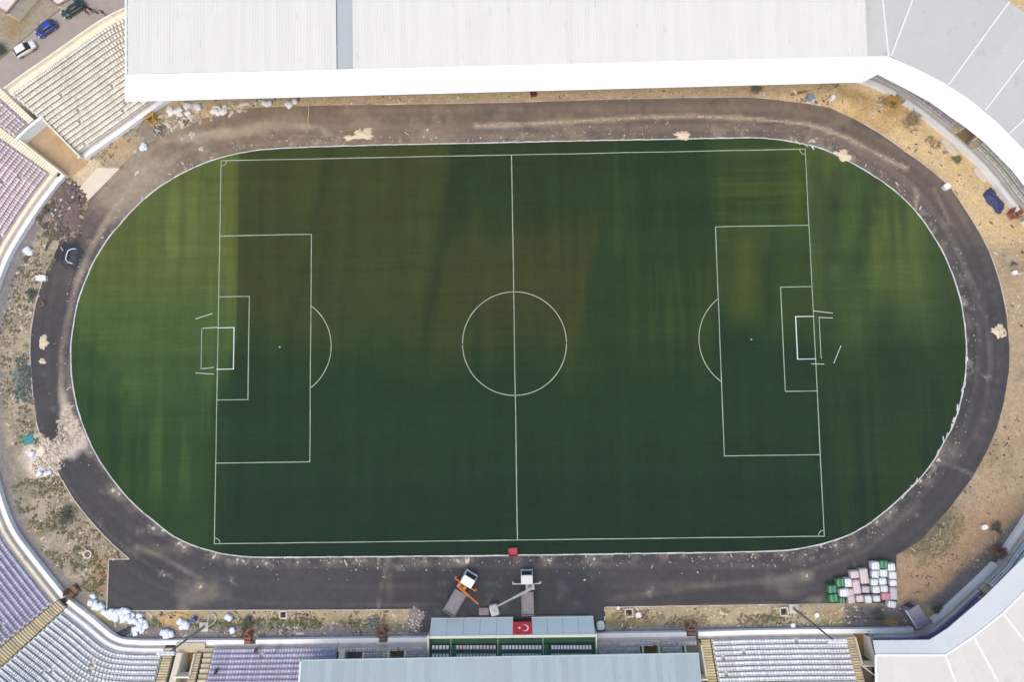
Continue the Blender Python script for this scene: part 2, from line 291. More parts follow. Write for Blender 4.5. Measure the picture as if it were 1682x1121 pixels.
def track_color(x, y):
    X, Y = PXL(x, y); n1 = fbm(x / 9, y / 9, 40, 5); n2 = fbm(x / 2.5, y / 2.5, 41, 4); n3 = fbm(x / 1, y / 1, 42, 3)
    col = np.tile(np.array([80., 79, 81]), (len(x), 1))
    col = mixc(col, (74, 73, 75), sst(.4, .7, n1)); col = mixc(col, (100, 98, 98), sst(.55, .8, n2) * .25)
    sunlit_dust = 1 - sst(230, 560, Y + 140 * (n1 - .5)); col = mixc(col, (126, 112, 99), sunlit_dust * .9); col = mixc(col, (106, 94, 86), sunlit_dust * sst(.5, .7, n2) * .6)  # brown dust, with warm sunlight painted in towards the top
    col = mixc(col, (146, 128, 108), (1 - sst(500, 860, X)) * (1 - sst(215, 330, Y)) * (.6 + .5 * n2)); col = mixc(col, (176, 160, 138), blob_mask(X, Y, 215, 300, 95, 60, .6, 50, -40) * .9)
    col = mixc(col, (190, 172, 144), blob_mask(X, Y, 360, 222, 110, 9, .6, 51, -6) * .7)
    col = mixc(col, (62, 64, 70), blob_mask(X, Y, 118, 420, 30, 24, .3, 52))
    # concentric sweeping marks
    d = np.sqrt(((X - np.clip(X, 470, 1250)) / 1.0) ** 2 + (Y - 570) ** 2); st = vnoise(d / 5.5, d * 0 + 3, 60) * .6 + vnoise(d / 2.5, d * 0 + np.arctan2(Y - 570, X - 850) * 1.5, 61) * .4
    col = col * (1 + .26 * (st - .5))[:, None]
    col = mixc(col, (132, 124, 116), sst(.6, .8, st) * .3)
    # darker asphalt apron before the tribune
    ap = sst(680, 730, X + 50 * (n2 - .5)) * (1 - sst(960, 1040, X + 60 * (n2 - .5))) * sst(905, 960, Y + 30 * (n1 - .5)); col = mixc(col, (60, 63, 69), ap * .85); col = mixc(col, (92, 94, 98), ap * sst(.58, .72, n2) * .6)
    ce = sst(170, 190, X) * (1 - sst(590, 640, X)) * sst(900, 960, Y); col = mixc(col, (80, 81, 87), ce * .4)
    # loose pale sand: soft streaks and spills
    for i, (pl, wd, a) in enumerate(CHALK): col = mixc(col, (192, 178, 154), (1 - sst(wd * .3, wd * 1.5, seg_dist(X, Y, pl) + 3 * (n3 - .5))) * a * np.clip(.4 + 1.2 * (n2 - .2), 0, 1))
    rs_ = np.random.default_rng(5)
    for i in range(70): q_ = KERB_PX[rs_.integers(len(KERB_PX))]; d_ = np.array([q_[0] - 850, q_[1] - 570.]); d_ /= np.hypot(*d_); r_ = rs_.uniform(4, 60); col = mixc(col, (176, 164, 144), blob_mask(X, Y, q_[0] + d_[0] * r_ + rs_.uniform(-30, 30), q_[1] + d_[1] * r_ + rs_.uniform(-8, 8), rs_.uniform(3, 9), rs_.uniform(2, 5), .9, 400 + i, rs_.uniform(0, 90)) * rs_.uniform(.2, .55))
    for i, (px, py, s_) in enumerate(SPOTS): col = mixc(col, (186, 176, 158), blob_mask(X, Y, px + 14 * (vnoise(X / 5, Y / 5, 200 + i) - .5), py + 14 * (vnoise(X / 5, Y / 5, 300 + i) - .5), 12 * s_ + 3, 6 * s_ + 2, .9, 130 + i, (i * 37) % 90 - 45) * .5)
    kd = 1 - sst(2, 26, seg_dist(X, Y, KERB_PX + KERB_PX[:1])); col = mixc(col, (150, 138, 122), kd * sst(.5, .72, n2) * .55); col = mixc(col, (196, 184, 162), kd * sst(.6, .75, n3) * sst(.5, .6, n1) * .6)
    pk = (1 - sst(190, 330, Y + 60 * (n1 - .5))); col = mixc(col, (172, 154, 130), pk * sst(.5, .7, n2) * .45); col = mixc(col, (150, 132, 114), (1 - sst(170, 200, Y)) * .4)
    # sandy scuffs
    for i, (px, py, rx, ry, a) in enumerate([(330, 975, 45, 26, .6), (300, 1000, 16, 16, .6), (255, 905, 60, 12, .3), (110, 690, 10, 45, .5), (640, 960, 8, 40, .3), (1130, 960, 60, 7, .25), (1290, 960, 40, 25, .4), (1340, 985, 18, 8, .6), (1475, 400, 10, 90, .3), (1560, 740, 26, 20, .4), (470, 205, 20, 12, .5), (840, 225, 160, 8, .4)]):
        col = mixc(col, (160, 148, 130), blob_mask(X, Y, px, py, rx, ry, .8, 70 + i) * a)
    col = mixc(col, (226, 214, 196), blob_mask(X, Y, 112, 690, 12, 48, .6, 90, -12)); col = mixc(col, (226, 216, 200), blob_mask(X, Y, 102, 742, 42, 18, .5, 91, -25)); col = mixc(col, (214, 204, 188), blob_mask(X, Y, 128, 708, 9, 34, .6, 92, -25))
    # gritty patching, tyre tracks
    n4 = vnoise(x / .6, y / .6, 77); col = col * (1 + .10 * (n4 - .5))[:, None]; col = mixc(col, (62, 60, 62), sst(.7, .74, fbm(x / 3, y / 3, 79, 3)) * .2)
    return linA(np.clip(col * .9, 0, 255))
def cdt_sheet(name, poly, step, z, fcol, mat, thick=.03):
    P = np.array([[p[0], p[1]] for p in poly]); L = np.r_[0, np.cumsum(np.hypot(*np.diff(np.r_[P, P[:1]], axis=0).T))]
    Pc = np.r_[P, P[:1]]; s = np.unique(np.r_[L[:-1], np.arange(0, L[-1], step)]); B = np.stack([np.interp(s, L, Pc[:, 0]), np.interp(s, L, Pc[:, 1])], 1)
    x0, y0 = P.min(0); x1, y1 = P.max(0); gx, gy = np.meshgrid(np.arange(x0, x1, step), np.arange(y0, y1, step)); g = np.c_[gx.ravel(), gy.ravel()] + rng.uniform(-.1, .1, (gx.size, 2)) * step
    g = g[in_poly(g[:, 0], g[:, 1], B)]
    inner = smooth_loop(KERB, 3, 0); g = g[~in_poly(g[:, 0], g[:, 1], inner * .96)] if name == "running_track" else g
    nb = len(B); V = [Vector(p) for p in np.r_[B, g]]
    v, e, f, *_ = delaunay_2d_cdt(V, [], [list(range(nb))], 1, 1e-5)
    v = np.array([[p[0], p[1], z] for p in v]); f = np.array(f); cols = fcol(v[:, 0], v[:, 1])
    a = v[f[:, 1]] - v[f[:, 0]]; b = v[f[:, 2]] - v[f[:, 0]]; flip = a[:, 0] * b[:, 1] - a[:, 1] * b[:, 0] < 0; f[flip] = f[flip][:, ::-1]
    return obj(name, np_mesh(name, v, f, cols), mat)
MT = MA("asphalt", .92, ((1.2, .07, None), (9, .12, None)), .35, 14)
tag(cdt_sheet("running_track", WL(TRACK_PX), .5, .04, track_color, MT), kind="structure")

# ------------------------------------------------------------------ artificial turf
def turf_color(x, y):
    X, Y = PXL(x, y); n1 = fbm(x / 10, y / 10, 100, 4); nv = fbm(x / 1.1, y / 22, 101, 4); nv2 = fbm(x / 3.2, y / 40, 102, 3); nh = fbm(x / 30, y / .9, 103, 3); n2 = fbm(x / 3, y / 3, 104, 3)
    Yn = Y + 90 * (nv2 - .5) + 50 * (n1 - .5)
    low = np.tile(np.array([40., 66, 50]), (len(x), 1)); low = mixc(low, (35, 59, 48), sst(700, 860, Y)); col = low.copy()  # cool shade of the lower half painted as the base tone
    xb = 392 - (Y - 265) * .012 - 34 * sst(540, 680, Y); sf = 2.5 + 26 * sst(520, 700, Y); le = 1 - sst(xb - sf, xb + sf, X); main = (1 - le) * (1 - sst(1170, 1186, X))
    # main field: warm sunlight painted into the upper half as a brownish tone
    up = 1 - sst(500, 650, Yn)
    col = mixc(col, (69, 79, 47), main * up); col = mixc(col, (74, 84, 46), main * (1 - sst(255, 420, Yn)) * (1 - sst(560, 760, X)) * .8)
    L1 = 742 - (Y - 260) * .16; L2 = 985 - (Y - 380) * .2; L0 = 540 - (Y - 265) * .22
    col = mixc(col, (47, 66, 43), main * up * sst(L1 - 8, L1 + 8, X) * (1 - sst(330, 430, Yn)) * .85)
    col = mixc(col, (50, 64, 44), main * up * np.exp(-((X - L1 - 6) / 12) ** 2) * .8); col = mixc(col, (54, 66, 42), main * up * np.exp(-((X - L0) / 8) ** 2) * .5)
    col = mixc(col, (68, 73, 46), main * up * sst(L1 + 10, L1 + 40, X) * sst(340, 430, Yn) * (1 - sst(L2 - 8, L2 + 8, X)) * .5); col = mixc(col, (46, 68, 46), main * up * sst(L2 - 10, L2 + 10, X) * .8)
    col = mixc(col, (66, 80, 46), main * up * sst(1055, 1075, X) * sst(390, 450, Y) * sst(.38, .66, nv) * .6); col = mixc(col, (62, 82, 50), main * up * sst(990, 1010, X) * sst(.55, .8, nv) * .5)
    # upper right, between the penalty box and the goal line
    rt = sst(1170, 1186, X) * (X < 1324 + (Y - 246) * .047); upr = 1 - sst(500, 580, Yn)  # upr fades out the sunlight painted into this part
    col = mixc(col, (62, 80, 48), rt * upr); col = mixc(col, (82, 98, 50), rt * (1 - sst(340, 400, Y)) * sst(.42, .7, nh) * .55); col = mixc(col, (88, 98, 54), rt * upr * np.exp(-((X - 1222) / 22) ** 2) * sst(370, 410, Y) * .85); col = mixc(col, (84, 100, 48), rt * np.exp(-((X - 1308) / 14) ** 2) * (1 - sst(350, 390, Y)) * .9)
    col = mixc(col, (44, 64, 44), rt * upr * np.exp(-((X - 1262) / 10) ** 2) * sst(400, 440, Y) * .7)
    # right end, its upper part painted as sunlit
    re = X >= 1324 + (Y - 246) * .047
    col = mixc(col, (74, 98, 54), re * (1 - sst(460, 640, Yn))); col = mixc(col, (106, 120, 66), re * (1 - sst(430, 600, Yn)) * sst(.38, .72, nv2 * .8 + nv * .2) * .7); col = mixc(col, (48, 74, 46), re * sst(540, 640, Y) * sst(.4, .7, nv) * .6)
    for (cx_, sl_, wd_, y0_, y1_, a_) in ((1436, .22, 15, 250, 480, .55), (1366, .05, 16, 300, 620, .6), (1552, -.05, 22, 380, 640, .6), (1470, .1, 22, 520, 700, .5), (1340, .0, 12, 260, 420, .4)): col = mixc(col, (46, 68, 45), re * np.exp(-((X - cx_ + (Y - 300) * sl_ + 22 * (n2 - .5)) / wd_) ** 2) * sst(y0_ - 40, y0_ + 30, Y) * (1 - sst(y1_ - 60, y1_ + 40, Y)) * a_)
    # left end: paler turf panel, warm sunlight painted into its upper part
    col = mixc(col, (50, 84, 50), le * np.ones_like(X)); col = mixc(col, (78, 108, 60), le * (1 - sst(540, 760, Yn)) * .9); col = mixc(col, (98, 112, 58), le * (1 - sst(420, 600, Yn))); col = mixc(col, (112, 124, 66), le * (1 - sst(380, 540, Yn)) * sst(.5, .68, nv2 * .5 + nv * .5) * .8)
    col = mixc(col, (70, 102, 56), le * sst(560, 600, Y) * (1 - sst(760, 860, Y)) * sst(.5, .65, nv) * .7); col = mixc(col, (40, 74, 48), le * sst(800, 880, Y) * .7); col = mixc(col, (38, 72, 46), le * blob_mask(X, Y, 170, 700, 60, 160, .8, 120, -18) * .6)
    col = mixc(col, (100, 110, 50), le * sst(362, 368, X) * (1 - sst(420, 620, Yn)) * .45)
    # faint panel weave
    g = 1 + .10 * (nh - .5) + .16 * (nv - .5) + .08 * (n2 - .5)
    g = g * (1 + .012 * np.sin(y * 2 * np.pi / 8.2))
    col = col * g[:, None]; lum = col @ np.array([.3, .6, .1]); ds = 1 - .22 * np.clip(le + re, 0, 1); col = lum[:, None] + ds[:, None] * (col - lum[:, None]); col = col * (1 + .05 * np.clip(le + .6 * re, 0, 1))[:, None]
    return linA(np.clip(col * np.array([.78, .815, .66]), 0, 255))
def turf_sheet():
    P = KERB; nx, ny = 420, 230
    it, ib = P[:, 0].argmin(), P[:, 0].argmax(); xs = np.linspace(P[it, 0] + .01, P[ib, 0] - .01, nx)
    Q = np.roll(P, -it, 0); k = (ib - it) % len(P); lo = Q[:k + 1]; hi = np.r_[Q[k:], Q[:1]][::-1]
    ylo = np.interp(xs, lo[:, 0], lo[:, 1]); yhi = np.interp(xs, hi[:, 0], hi[:, 1])
    t = np.linspace(0, 1, ny)[:, None]; gy = ylo + (yhi - ylo) * t; gx = np.tile(xs, (ny, 1))
    v = np.c_[gx.ravel(), gy.ravel(), np.full(gx.size, .08)]; i = np.arange(nx * ny).reshape(ny, nx); f = np.stack([i[:-1, :-1], i[:-1, 1:], i[1:, 1:], i[1:, :-1]], -1).reshape(-1, 4)
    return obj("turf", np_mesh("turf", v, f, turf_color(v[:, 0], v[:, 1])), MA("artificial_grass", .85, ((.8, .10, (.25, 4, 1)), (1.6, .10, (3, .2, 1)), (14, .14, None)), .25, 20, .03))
TURF = tag(turf_sheet(), kind="structure")

# pitch markings: each painted line its own piece of the turf
MLINE = M("line_paint", (190, 202, 182), .8, .25, .6, k=.75)
ZL = .095; LW = .135
def line(name, a, b, w_=LW):
    a = Vector((*a, 0)); b = Vector((*b, 0)); L = (b - a).length; n = max(2, int(L / 4)); u = (b - a) / L; p = Vector((-u.y, u.x, 0)); mb = MB(); ph = random.random() * 99
    for i in range(n + 1):
        c = a + u * (L * i / n); o = .05 * (mnoise.noise(Vector((c.x / 9, c.y / 9, ph)))) * (1 if 0 < i < n else 0); ww = w_ * (.85 + .3 * random.random())
        mb.v += [tuple(c + p * (o + ww / 2) + Vector((0, 0, ZL))), tuple(c + p * (o - ww / 2) + Vector((0, 0, ZL)))]
        if i: k = 2 * i; mb.f.append((k - 2, k - 1, k + 1, k))
    return mb.build(name, MLINE, TURF)
def arc(name, c, r, a0, a1, w_=LW):
    mb = MB(); n = max(8, int(abs(a1 - a0) * r / .7))
    for i in range(n + 1):
        t = a0 + (a1 - a0) * i / n
        for rr in (r + w_ / 2, r - w_ / 2): mb.v.append((c[0] + rr * math.cos(t), c[1] + rr * math.sin(t), ZL))
        if i: k = 2 * i; mb.f.append((k - 2, k - 1, k + 1, k))
    return mb.build(name, MLINE, TURF)
X0, Y0 = 52.5, 34
for s in (-1, 1):
    line("touchline", (-X0 + LW / 2 + .01, s * Y0), (X0 - LW / 2 - .01, s * Y0)); line("goal_line", (s * X0, -Y0 - LW / 2), (s * X0, Y0 + LW / 2))
    q = X0 - LW / 2 - .01
    for (dx, hy) in ((16.5, 20.16), (5.5, 9.16)):
        nm = "penalty_area_line" if dx > 10 else "goal_area_line"
        line(nm, (s * (X0 - dx), -hy - LW / 2), (s * (X0 - dx), hy + LW / 2))
        for t in (-1, 1): line(nm, (s * q, t * hy), (s * (X0 - dx + LW / 2 + .01), t * hy))
    a = math.acos(5.5 / 9.15) - .012; arc("penalty_arc", (s * 41.5, 0), 9.15, (math.pi if s > 0 else 0) - a, (math.pi if s > 0 else 0) + a)
    mb = MB(); mb.lathe([(.16, ZL - .01), (.14, ZL)], 10, (s * 41.5, 0, 0)); mb.build("penalty_spot", MLINE, TURF)
    for t in (-1, 1):
        b0 = math.atan2(-t, -s); arc("corner_arc", (s * X0, t * Y0), 1.0, b0 - math.pi / 4 + .1, b0 + math.pi / 4 - .1, .13)
line("halfway_line", (0, -Y0 + LW / 2 + .01), (0, Y0 - LW / 2 - .01)); arc("centre_circle", (0, 0), 9.15, 0.012, math.pi - .012); arc("centre_circle", (0, 0), 9.15, math.pi + .012, 2 * math.pi - .012)

# kerb round the turf, laid in concrete lengths
KR = empty("kerb"); tag(KR, kind="structure")
MK = M("kerb_concrete", (200, 205, 203), .8, .18, .8, rand=.14, dirt=((150, 138, 118), .5, .55, .8))
k0 = smooth_loop(KERB, 1.5, 0); nK = len(k0); KN = []
for i in range(nK):
    t = k0[(i + 1) % nK] - k0[i - 1]; t /= np.hypot(*t); KN.append(np.array([t[1], -t[0]]))
for i in range(nK):
    a, b = k0[i], k0[(i + 1) % nK]; na, nb = KN[i], KN[(i + 1) % nK]; g = (b - a) * .012; wob = random.uniform(-.03, .03); wd = .15 + random.random() * .07; hh = .14 + random.uniform(-.015, .015)
    mb = MB(); mb.prism([tuple(a + g + na * (-.02 + wob)), tuple(b - g + nb * (-.02 + wob)), tuple(b - g + nb * (wd + wob)), tuple(a + g + na * (wd + wob))], .01, hh); mb.build("kerb_stone", MK, KR)
# outer edging strip of the track (pale concrete)
OE = empty("track_edging"); tag(OE, kind="structure"); ME = M("edging_concrete", (196, 186, 172), .9, .2, .7, rand=.12)
def edging(px, step=2.0, wd=.16, h=.16):
    P = smooth_loop(WL(px), step, 1, False)
    for i in range(len(P) - 1):
        if random.random() < .12: continue
        a, b = P[i], P[i + 1]; u = (b - a) / np.hypot(*(b - a)); n_ = np.array([u[1], -u[0]]) * wd / 2; g = u * .02
        mb = MB(); mb.prism([tuple(a + g - n_), tuple(b - g - n_), tuple(b - g + n_), tuple(a + g + n_)], 0, h + random.uniform(-.03, .02)); mb.build("edging_stone", ME, OE)
edging([(545,172),(670,171),(840,168),(990,163),(1140,160),(1230,159),(1262,162)]); edging([(1402,194),(1449,221),(1487,249),(1530,279),(1562,309),(1587,346),(1607,379),(1625,412),(1638,450),(1648,487),(1654,522)])
edging([(175,1004),(420,1003),(560,1003),(640,1002)]); edging([(176,1003),(179,920)]); edging([(179,919),(213,919)]); edging([(213,919),(176,886),(136,840),(113,809),(95,772)]); edging([(1262,994),(994,998)]); edging([(993,998),(993,1020)]); edging([(71,726),(61,700),(56,665),(53,630),(50,590),(50,560),(55,517),(64,480),(76,445)])
# ------------------------------------------------------------------ inner wall line of the whole bowl (s along, o outwards)
A_PX = [(1260,127),(840,137),(420,147),(320,152),(280,167),(247,190),(210,217),(141,265),(112,290),(75,337),(42,387),(22,420),(5,462),(-10,510),(-20,570),(-22,630),(-15,720),(2,795),(18,844),(31,873),(60,911),(86,944),(111,975),(120,984),(151,1008),(170,1024),(192,1043),(215,1050),(300,1050),(420,1049),(620,1046),(702,1045),(982,1038.5),(1127,1036.5),(1262,1032),(1432,1031),(1500,1030),(1527,1018),(1629,923),(1644,901),(1682,846),(1715,780),(1738,700),(1748,600),(1740,500),(1715,425),(1673,360),(1652,335),(1620,292),(1590,260),(1527,205),(1482,172),(1450,152),(1412,136),(1350,129)]
A = smooth_loop(WL(A_PX), .5, 1); NA = len(A); DS = .5
def _norm():
    T = np.roll(A, -1, 0) - np.roll(A, 1, 0); T /= np.hypot(T[:, 0], T[:, 1])[:, None]; k = np.hanning(23); k /= k.sum()
    T = np.stack([np.convolve(np.r_[T[-11:, i], T[:, i], T[:11, i]], k, 'valid') for i in (0, 1)], 1); T /= np.hypot(T[:, 0], T[:, 1])[:, None]
    return np.stack([T[:, 1], -T[:, 0]], 1)
AN = _norm()
def pos(s, o):
    s = np.asarray(s, float) / DS % NA; i = np.floor(s).astype(int) % NA; f = (s - np.floor(s))[..., None]; j = (i + 1) % NA
    n = AN[i] * (1 - f) + AN[j] * f; return A[i] * (1 - f) + A[j] * f + n * np.asarray(o, float)[..., None] if np.ndim(o) else A[i] * (1 - f) + A[j] * f + n * o
def nrm(s):
    i = int(s / DS) % NA; return AN[i]
def so(px, py, z=0.0):
    """(s, o) of the point seen at a pixel at height z"""
    p = np.array(W(px, py, z).xy)
    d = A - p; q = np.einsum('ij,ij->i', d, d); 
    # choose s whose normal passes through p
    cr = np.abs(d[:, 0] * AN[:, 1] - d[:, 1] * AN[:, 0]) + .02 * np.sqrt(q); i = int(np.where(q < 60 ** 2, cr, 1e9).argmin())
    return i * DS, float(-(d[i] @ AN[i]))
def sx(px, py, z=0.0): return so(px, py, z)[0]
LOOP = NA * DS

MCONC = M("terrace_concrete", (206, 201, 192), .9, .16, .5, .2, rand=.05, dirt=((120, 112, 100), .3, .6, .5))
MCREAM = M("cream_paint", (240, 231, 208), .8, .1, .6, .1, rand=.04, dirt=((186, 172, 146), .4, .58, .6))
MWALL = M("white_wall_paint", (244, 245, 244), .75, .08, .5, .1, rand=.03, dirt=((214, 212, 204), .35, .62, .5))
MYEL = M("yellow_step_paint", (208, 194, 148), .85, .16, .8, rand=.14, dirt=((190, 184, 168), .8, .55, .7))
MSTEP = M("step_concrete", (196, 184, 158), .9, .16, .8, rand=.12)
def seatmat(name, rgb, isl=.16): return M(name, rgb, .45, .06, .4, island=isl, spec=.5)
MS_CREAM = seatmat("cream_seat_plastic", (242, 237, 220)); MS_WHITE = seatmat("white_seat_plastic", (240, 245, 246)); MS_MAUVE_LIT = seatmat("sunlit_mauve_seat_plastic", (222, 208, 209)); MS_LAV = seatmat("lavender_seat_plastic", (190, 188, 208)); MS_GREY = seatmat("grey_seat_plastic", (214, 208, 198)); MS_PURP = seatmat("purple_seat_plastic", (124, 114, 166))  # mauve is the lavender plastic with warm sunlight painted in

def strip_mesh(name, s0, s1, prof, step=1.0):
    """sweep a closed (o,z) profile between two stations of the bowl"""
    n = max(1, int(math.ceil((s1 - s0) / step))); ss = np.linspace(s0, s1, n + 1); k = len(prof)
    V = np.concatenate([np.c_[pos(ss, np.full(n + 1, o)), np.full(n + 1, z)][:, None, :] for o, z in prof], 1).reshape(-1, 3)
    mb = MB(); mb.v = [tuple(v) for v in V]
    for i in range(n):
        for j in range(k): a = i * k; b = a + k; mb.f.append((a + j, b + j, b + (j + 1) % k, a + (j + 1) % k))
    mb.f.append(tuple(range(k))); mb.f.append(tuple(range(n * k, n * k + k))[::-1])
    me = mb.mesh(name); bm = bmesh.new(); bm.from_mesh(me); bmesh.ops.recalc_face_normals(bm, faces=bm.faces); bm.to_mesh(me); bm.free()
    return me
def rect(o0, o1, z0, z1): return [(o0, z0), (o1, z0), (o1, z1), (o0, z1)]
# one seat: bracket, pan and back, facing inwards (local -y = towards the pitch)
def _seat():
    mb = MB(); mb.box((0, .0, .17), (.08, .2, .3)); mb.box((0, -.02, .33), (.485, .46, .07)); mb.box((0, .22, .44), (.47, .06, .24), rx=R(-14))
    return np.array(mb.v), np.array(mb.f)
SV, SF = _seat()
def seat_row(parent, mat, s0, s1, o, z, spacing=.52, miss=.03, dsc=1.0):
    ss = np.linspace(s0, s1, 40); L = np.hypot(*np.diff(pos(ss, np.full(40, o)), axis=0).T).sum(); n = int(L / spacing)
    if n < 2: return
    st = s0 + (np.arange(n) + .5) / n * (s1 - s0); st = st[rng.random(n) > miss]; n = len(st)
    P = pos(st, np.full(n, o)); N = np.stack([nrm(s) for s in st]); T = np.stack([N[:, 1], -N[:, 0]], 1)
    V = P[:, None, :] + SV[None, :, 0, None] * T[:, None, :] + dsc * SV[None, :, 1, None] * N[:, None, :]
    V = np.concatenate([V, np.broadcast_to((SV[:, 2] + z)[None, :, None], (n, len(SV), 1))], 2).reshape(-1, 3)
    F = (SF[None] + (np.arange(n) * len(SV))[:, None, None]).reshape(-1, 4)
    return obj("seat_row", np_mesh("seat_row", V, F[:, ::-1] if False else F), mat, parent, kind="stuff")
D_, RZ = .70, .40
def terrace(root, n, o0, z0, ranges, seat, d=D_, r=RZ, step_mat=None, seats_from=0, miss=.012, sp=.5, first=None, dsc=1.0):
    """ranges(k) -> list of (s0,s1) of row k"""
    for k in range(n):
        o = o0 + k * d; z = z0 + k * r
        for (a, b) in ranges(k):
            if b - a < .6: continue
            obj("step", strip_mesh("step", a, b, rect(o, o + d + .05, z - r - .15, z)), (first if (first and k == 0) else step_mat or MCONC), root)
            if k >= (1 if first else seats_from) and seat: seat_row(root, seat if not callable(seat) else seat(k), a + .15, b - .15, o + d * .52, z, sp, miss, dsc)
def stair(root, s, wdt, n, o0, z0, d=D_, r=RZ, mat=None, kmin=0, nz=2):
    """flight of painted steps up the terrace, two per row"""
    for k in range(kmin, n):
        for h in range(nz):
            o = o0 + k * d + h * d / nz; z = z0 + k * r + (h + 1) * r / nz - r * .5
            obj("stair_step", strip_mesh("stair_step", s - wdt / 2, s + wdt / 2, rect(o, o + d / nz + .03, z - .5, z + .06)), mat or (MYEL if (k + h) % 2 else MSTEP), root)
def parapet(root, s0, s1, h=.95, o=0, th=.72, mat=None, piece=6.0, name="parapet_wall"):
    n = max(1, round((s1 - s0) / piece))
    for i in range(n):
        a = s0 + (s1 - s0) * i / n; b = s0 + (s1 - s0) * (i + 1) / n; g = .015
        obj(name, strip_mesh(name, a + (g if i else 0), b - (g if i < n - 1 else 0), rect(o, o + th, 0, h)), mat or MWALL, root)
def stand(name, label, s, group=None):
    p = pos(s, 0.0); return empty(name, (0, 0, 0), 0, label, "grandstand", group)
def radial_wall(root, s, o0, o1, zf, th=.25, mat=None, extra=.55, zb=0, name="side_wall"):
    """wall running outwards at station s whose top follows the terrace rake"""
    c0 = pos(s, o0); c1 = pos(s, o1); u = c1 - c0; u /= np.hypot(*u); p = np.array([-u[1], u[0]]) * th / 2
    mb = MB(); a, b, c, e = c0 - p, c0 + p, c1 + p, c1 - p
    mb.add([(*a, zb), (*b, zb), (*c, zb), (*e, zb), (*a, zf(o0) + extra), (*b, zf(o0) + extra), (*c, zf(o1) + extra), (*e, zf(o1) + extra)], [(0, 1, 2, 3)[::-1], (4, 5, 6, 7), (0, 1, 5, 4), (1, 2, 6, 5), (2, 3, 7, 6), (3, 0, 4, 7)])
    me = mb.mesh(name); bm = bmesh.new(); bm.from_mesh(me); bmesh.ops.recalc_face_normals(bm, faces=bm.faces); bm.to_mesh(me); bm.free()
    return obj(name, me, mat or MCREAM, root)
def zrake(o, o0, z0, d=D_, r=RZ): return z0 + max(0, (o - o0) / d) * r

# ------------------------------------------------------------------ grandstands
O0, Z0 = 1.15, 1.45
def sb(px, py=1072, z=3.0): return sx(px, py, z)
def holes_of(a, b, holes):
    def f(k):
        r = [(a, b)]
        for (h0, h1, k0, k1) in holes:
            if k0 <= k <= k1:
                q = []
                for (p0, p1) in r:
                    if h1 <= p0 or h0 >= p1: q.append((p0, p1)); continue
                    if h0 > p0: q.append((p0, h0))
                    if h1 < p1: q.append((h1, p1))
                r = q
        return r
    return f
def base_bits(root, a, b, n, top=True, walk_mat=None, skip=()):
    segs = holes_of(a, b, [(h[0], h[1], 0, 0) for h in skip])(0)
    for (p, q) in segs:
        obj("walkway", strip_mesh("walkway", p, q, rect(.72, O0 + .02, 0, .85)), walk_mat or MCONC, root)
    if top:
        o = O0 + n * D_; z = Z0 + n * RZ
        obj("top_walkway", strip_mesh("top_walkway", a, b, rect(o + .05, o + 1.25, z - .5, z - RZ + .05)), MCREAM, root)
        obj("back_wall", strip_mesh("back_wall", a, b, rect(o + 1.25, o + 1.5, 0, z + .35)), MCREAM, root)
def vomitory(root, a, b, k0, k1, floor, lintel=True, zf=.06):
    o0, o1 = O0 + k0 * D_, O0 + (k1 + 1) * D_; f = lambda o: zrake(o, O0, Z0)
    for s in (a - .12, b + .12): radial_wall(root, s, o0 - .1, o1 + .1, f, .24, MCREAM, .35)
    obj("opening_floor", strip_mesh("opening_floor", a, b, rect(o0 - .4, o1 + .3, .0, zf)), floor, root)
    if lintel: obj("lintel_wall", strip_mesh("lintel_wall", a - .2, b + .2, rect(o1 + .02, o1 + .28, f(o1) - 1.2, f(o1) + .7)), MCREAM, root)
MFLOOR = M("sandy_ramp_floor", (178, 154, 120), .95, .25, .5, .2); MFLOORG = M("grey_ramp_floor", (132, 128, 124), .95, .2, .5, .2); MFLOORB = M("ochre_ramp_floor", (150, 126, 74), .95, .2, .7, .2)

# -- upper left: cream seats
N1 = 16
st1 = stand("terrace_stand", "open curved terrace with rows of cream seats beside the white roof", 105)
terrace(st1, N1, O0, Z0, lambda k: [(78, 115.4 + .06 * k)], MS_CREAM); base_bits(st1, 78, 116.4, N1); parapet(st1, 84, 115.4)
# sunken ramp between the two terraces
rp = empty("entrance_ramp", (0, 0, 0), 0, "sunken sandy entrance ramp cut into the terrace between cream walls", "ramp")
f1 = lambda o: zrake(o, O0, Z0)
radial_wall(rp, 115.55, .0, 7.4, f1, .26, MCREAM, .5, name="ramp_wall"); radial_wall(rp, 119.9, .0, 7.4, f1, .26, MCREAM, .5, name="ramp_wall")
obj("end_wall", strip_mesh("end_wall", 115.3, 120.2, rect(7.25, 7.75, 0, f1(7.2) + .75)), MWALL, rp); obj("ramp_floor", strip_mesh("ramp_floor", 115.6, 119.8, [(-.5, 0), (7.3, 0), (7.3, 3.5), (1.0, .3), (-.5, .05)]), MFLOOR, rp)
# -- left: lavender seats, warm sunlight painted into the upper part as mauve
N2 = 19
st2 = stand("terrace_stand", "long curved terrace of faded lavender seats, upper end tinted sunlit mauve, behind the goal", 160)
terrace(st2, N2, O0, Z0, lambda k: ([(121.3, 158)] if k < 10 else [(117.6, 120.1), (121.3, 158)]), MS_MAUVE_LIT, sp=.5, first=MCREAM, dsc=1.3)
terrace(st2, N2, O0, Z0, lambda k: [(158.05, 201.2)], MS_LAV, sp=.5, first=MCREAM, dsc=1.35); base_bits(st2, 121, 201.3, N2)
parapet(st2, 120.05, sx(111, 975)); stair(st2, 120.7, 1.1, N2, O0, Z0, mat=MCREAM); stair(st2, 117.05, .9, N2, O0, Z0, mat=MCREAM, kmin=10)
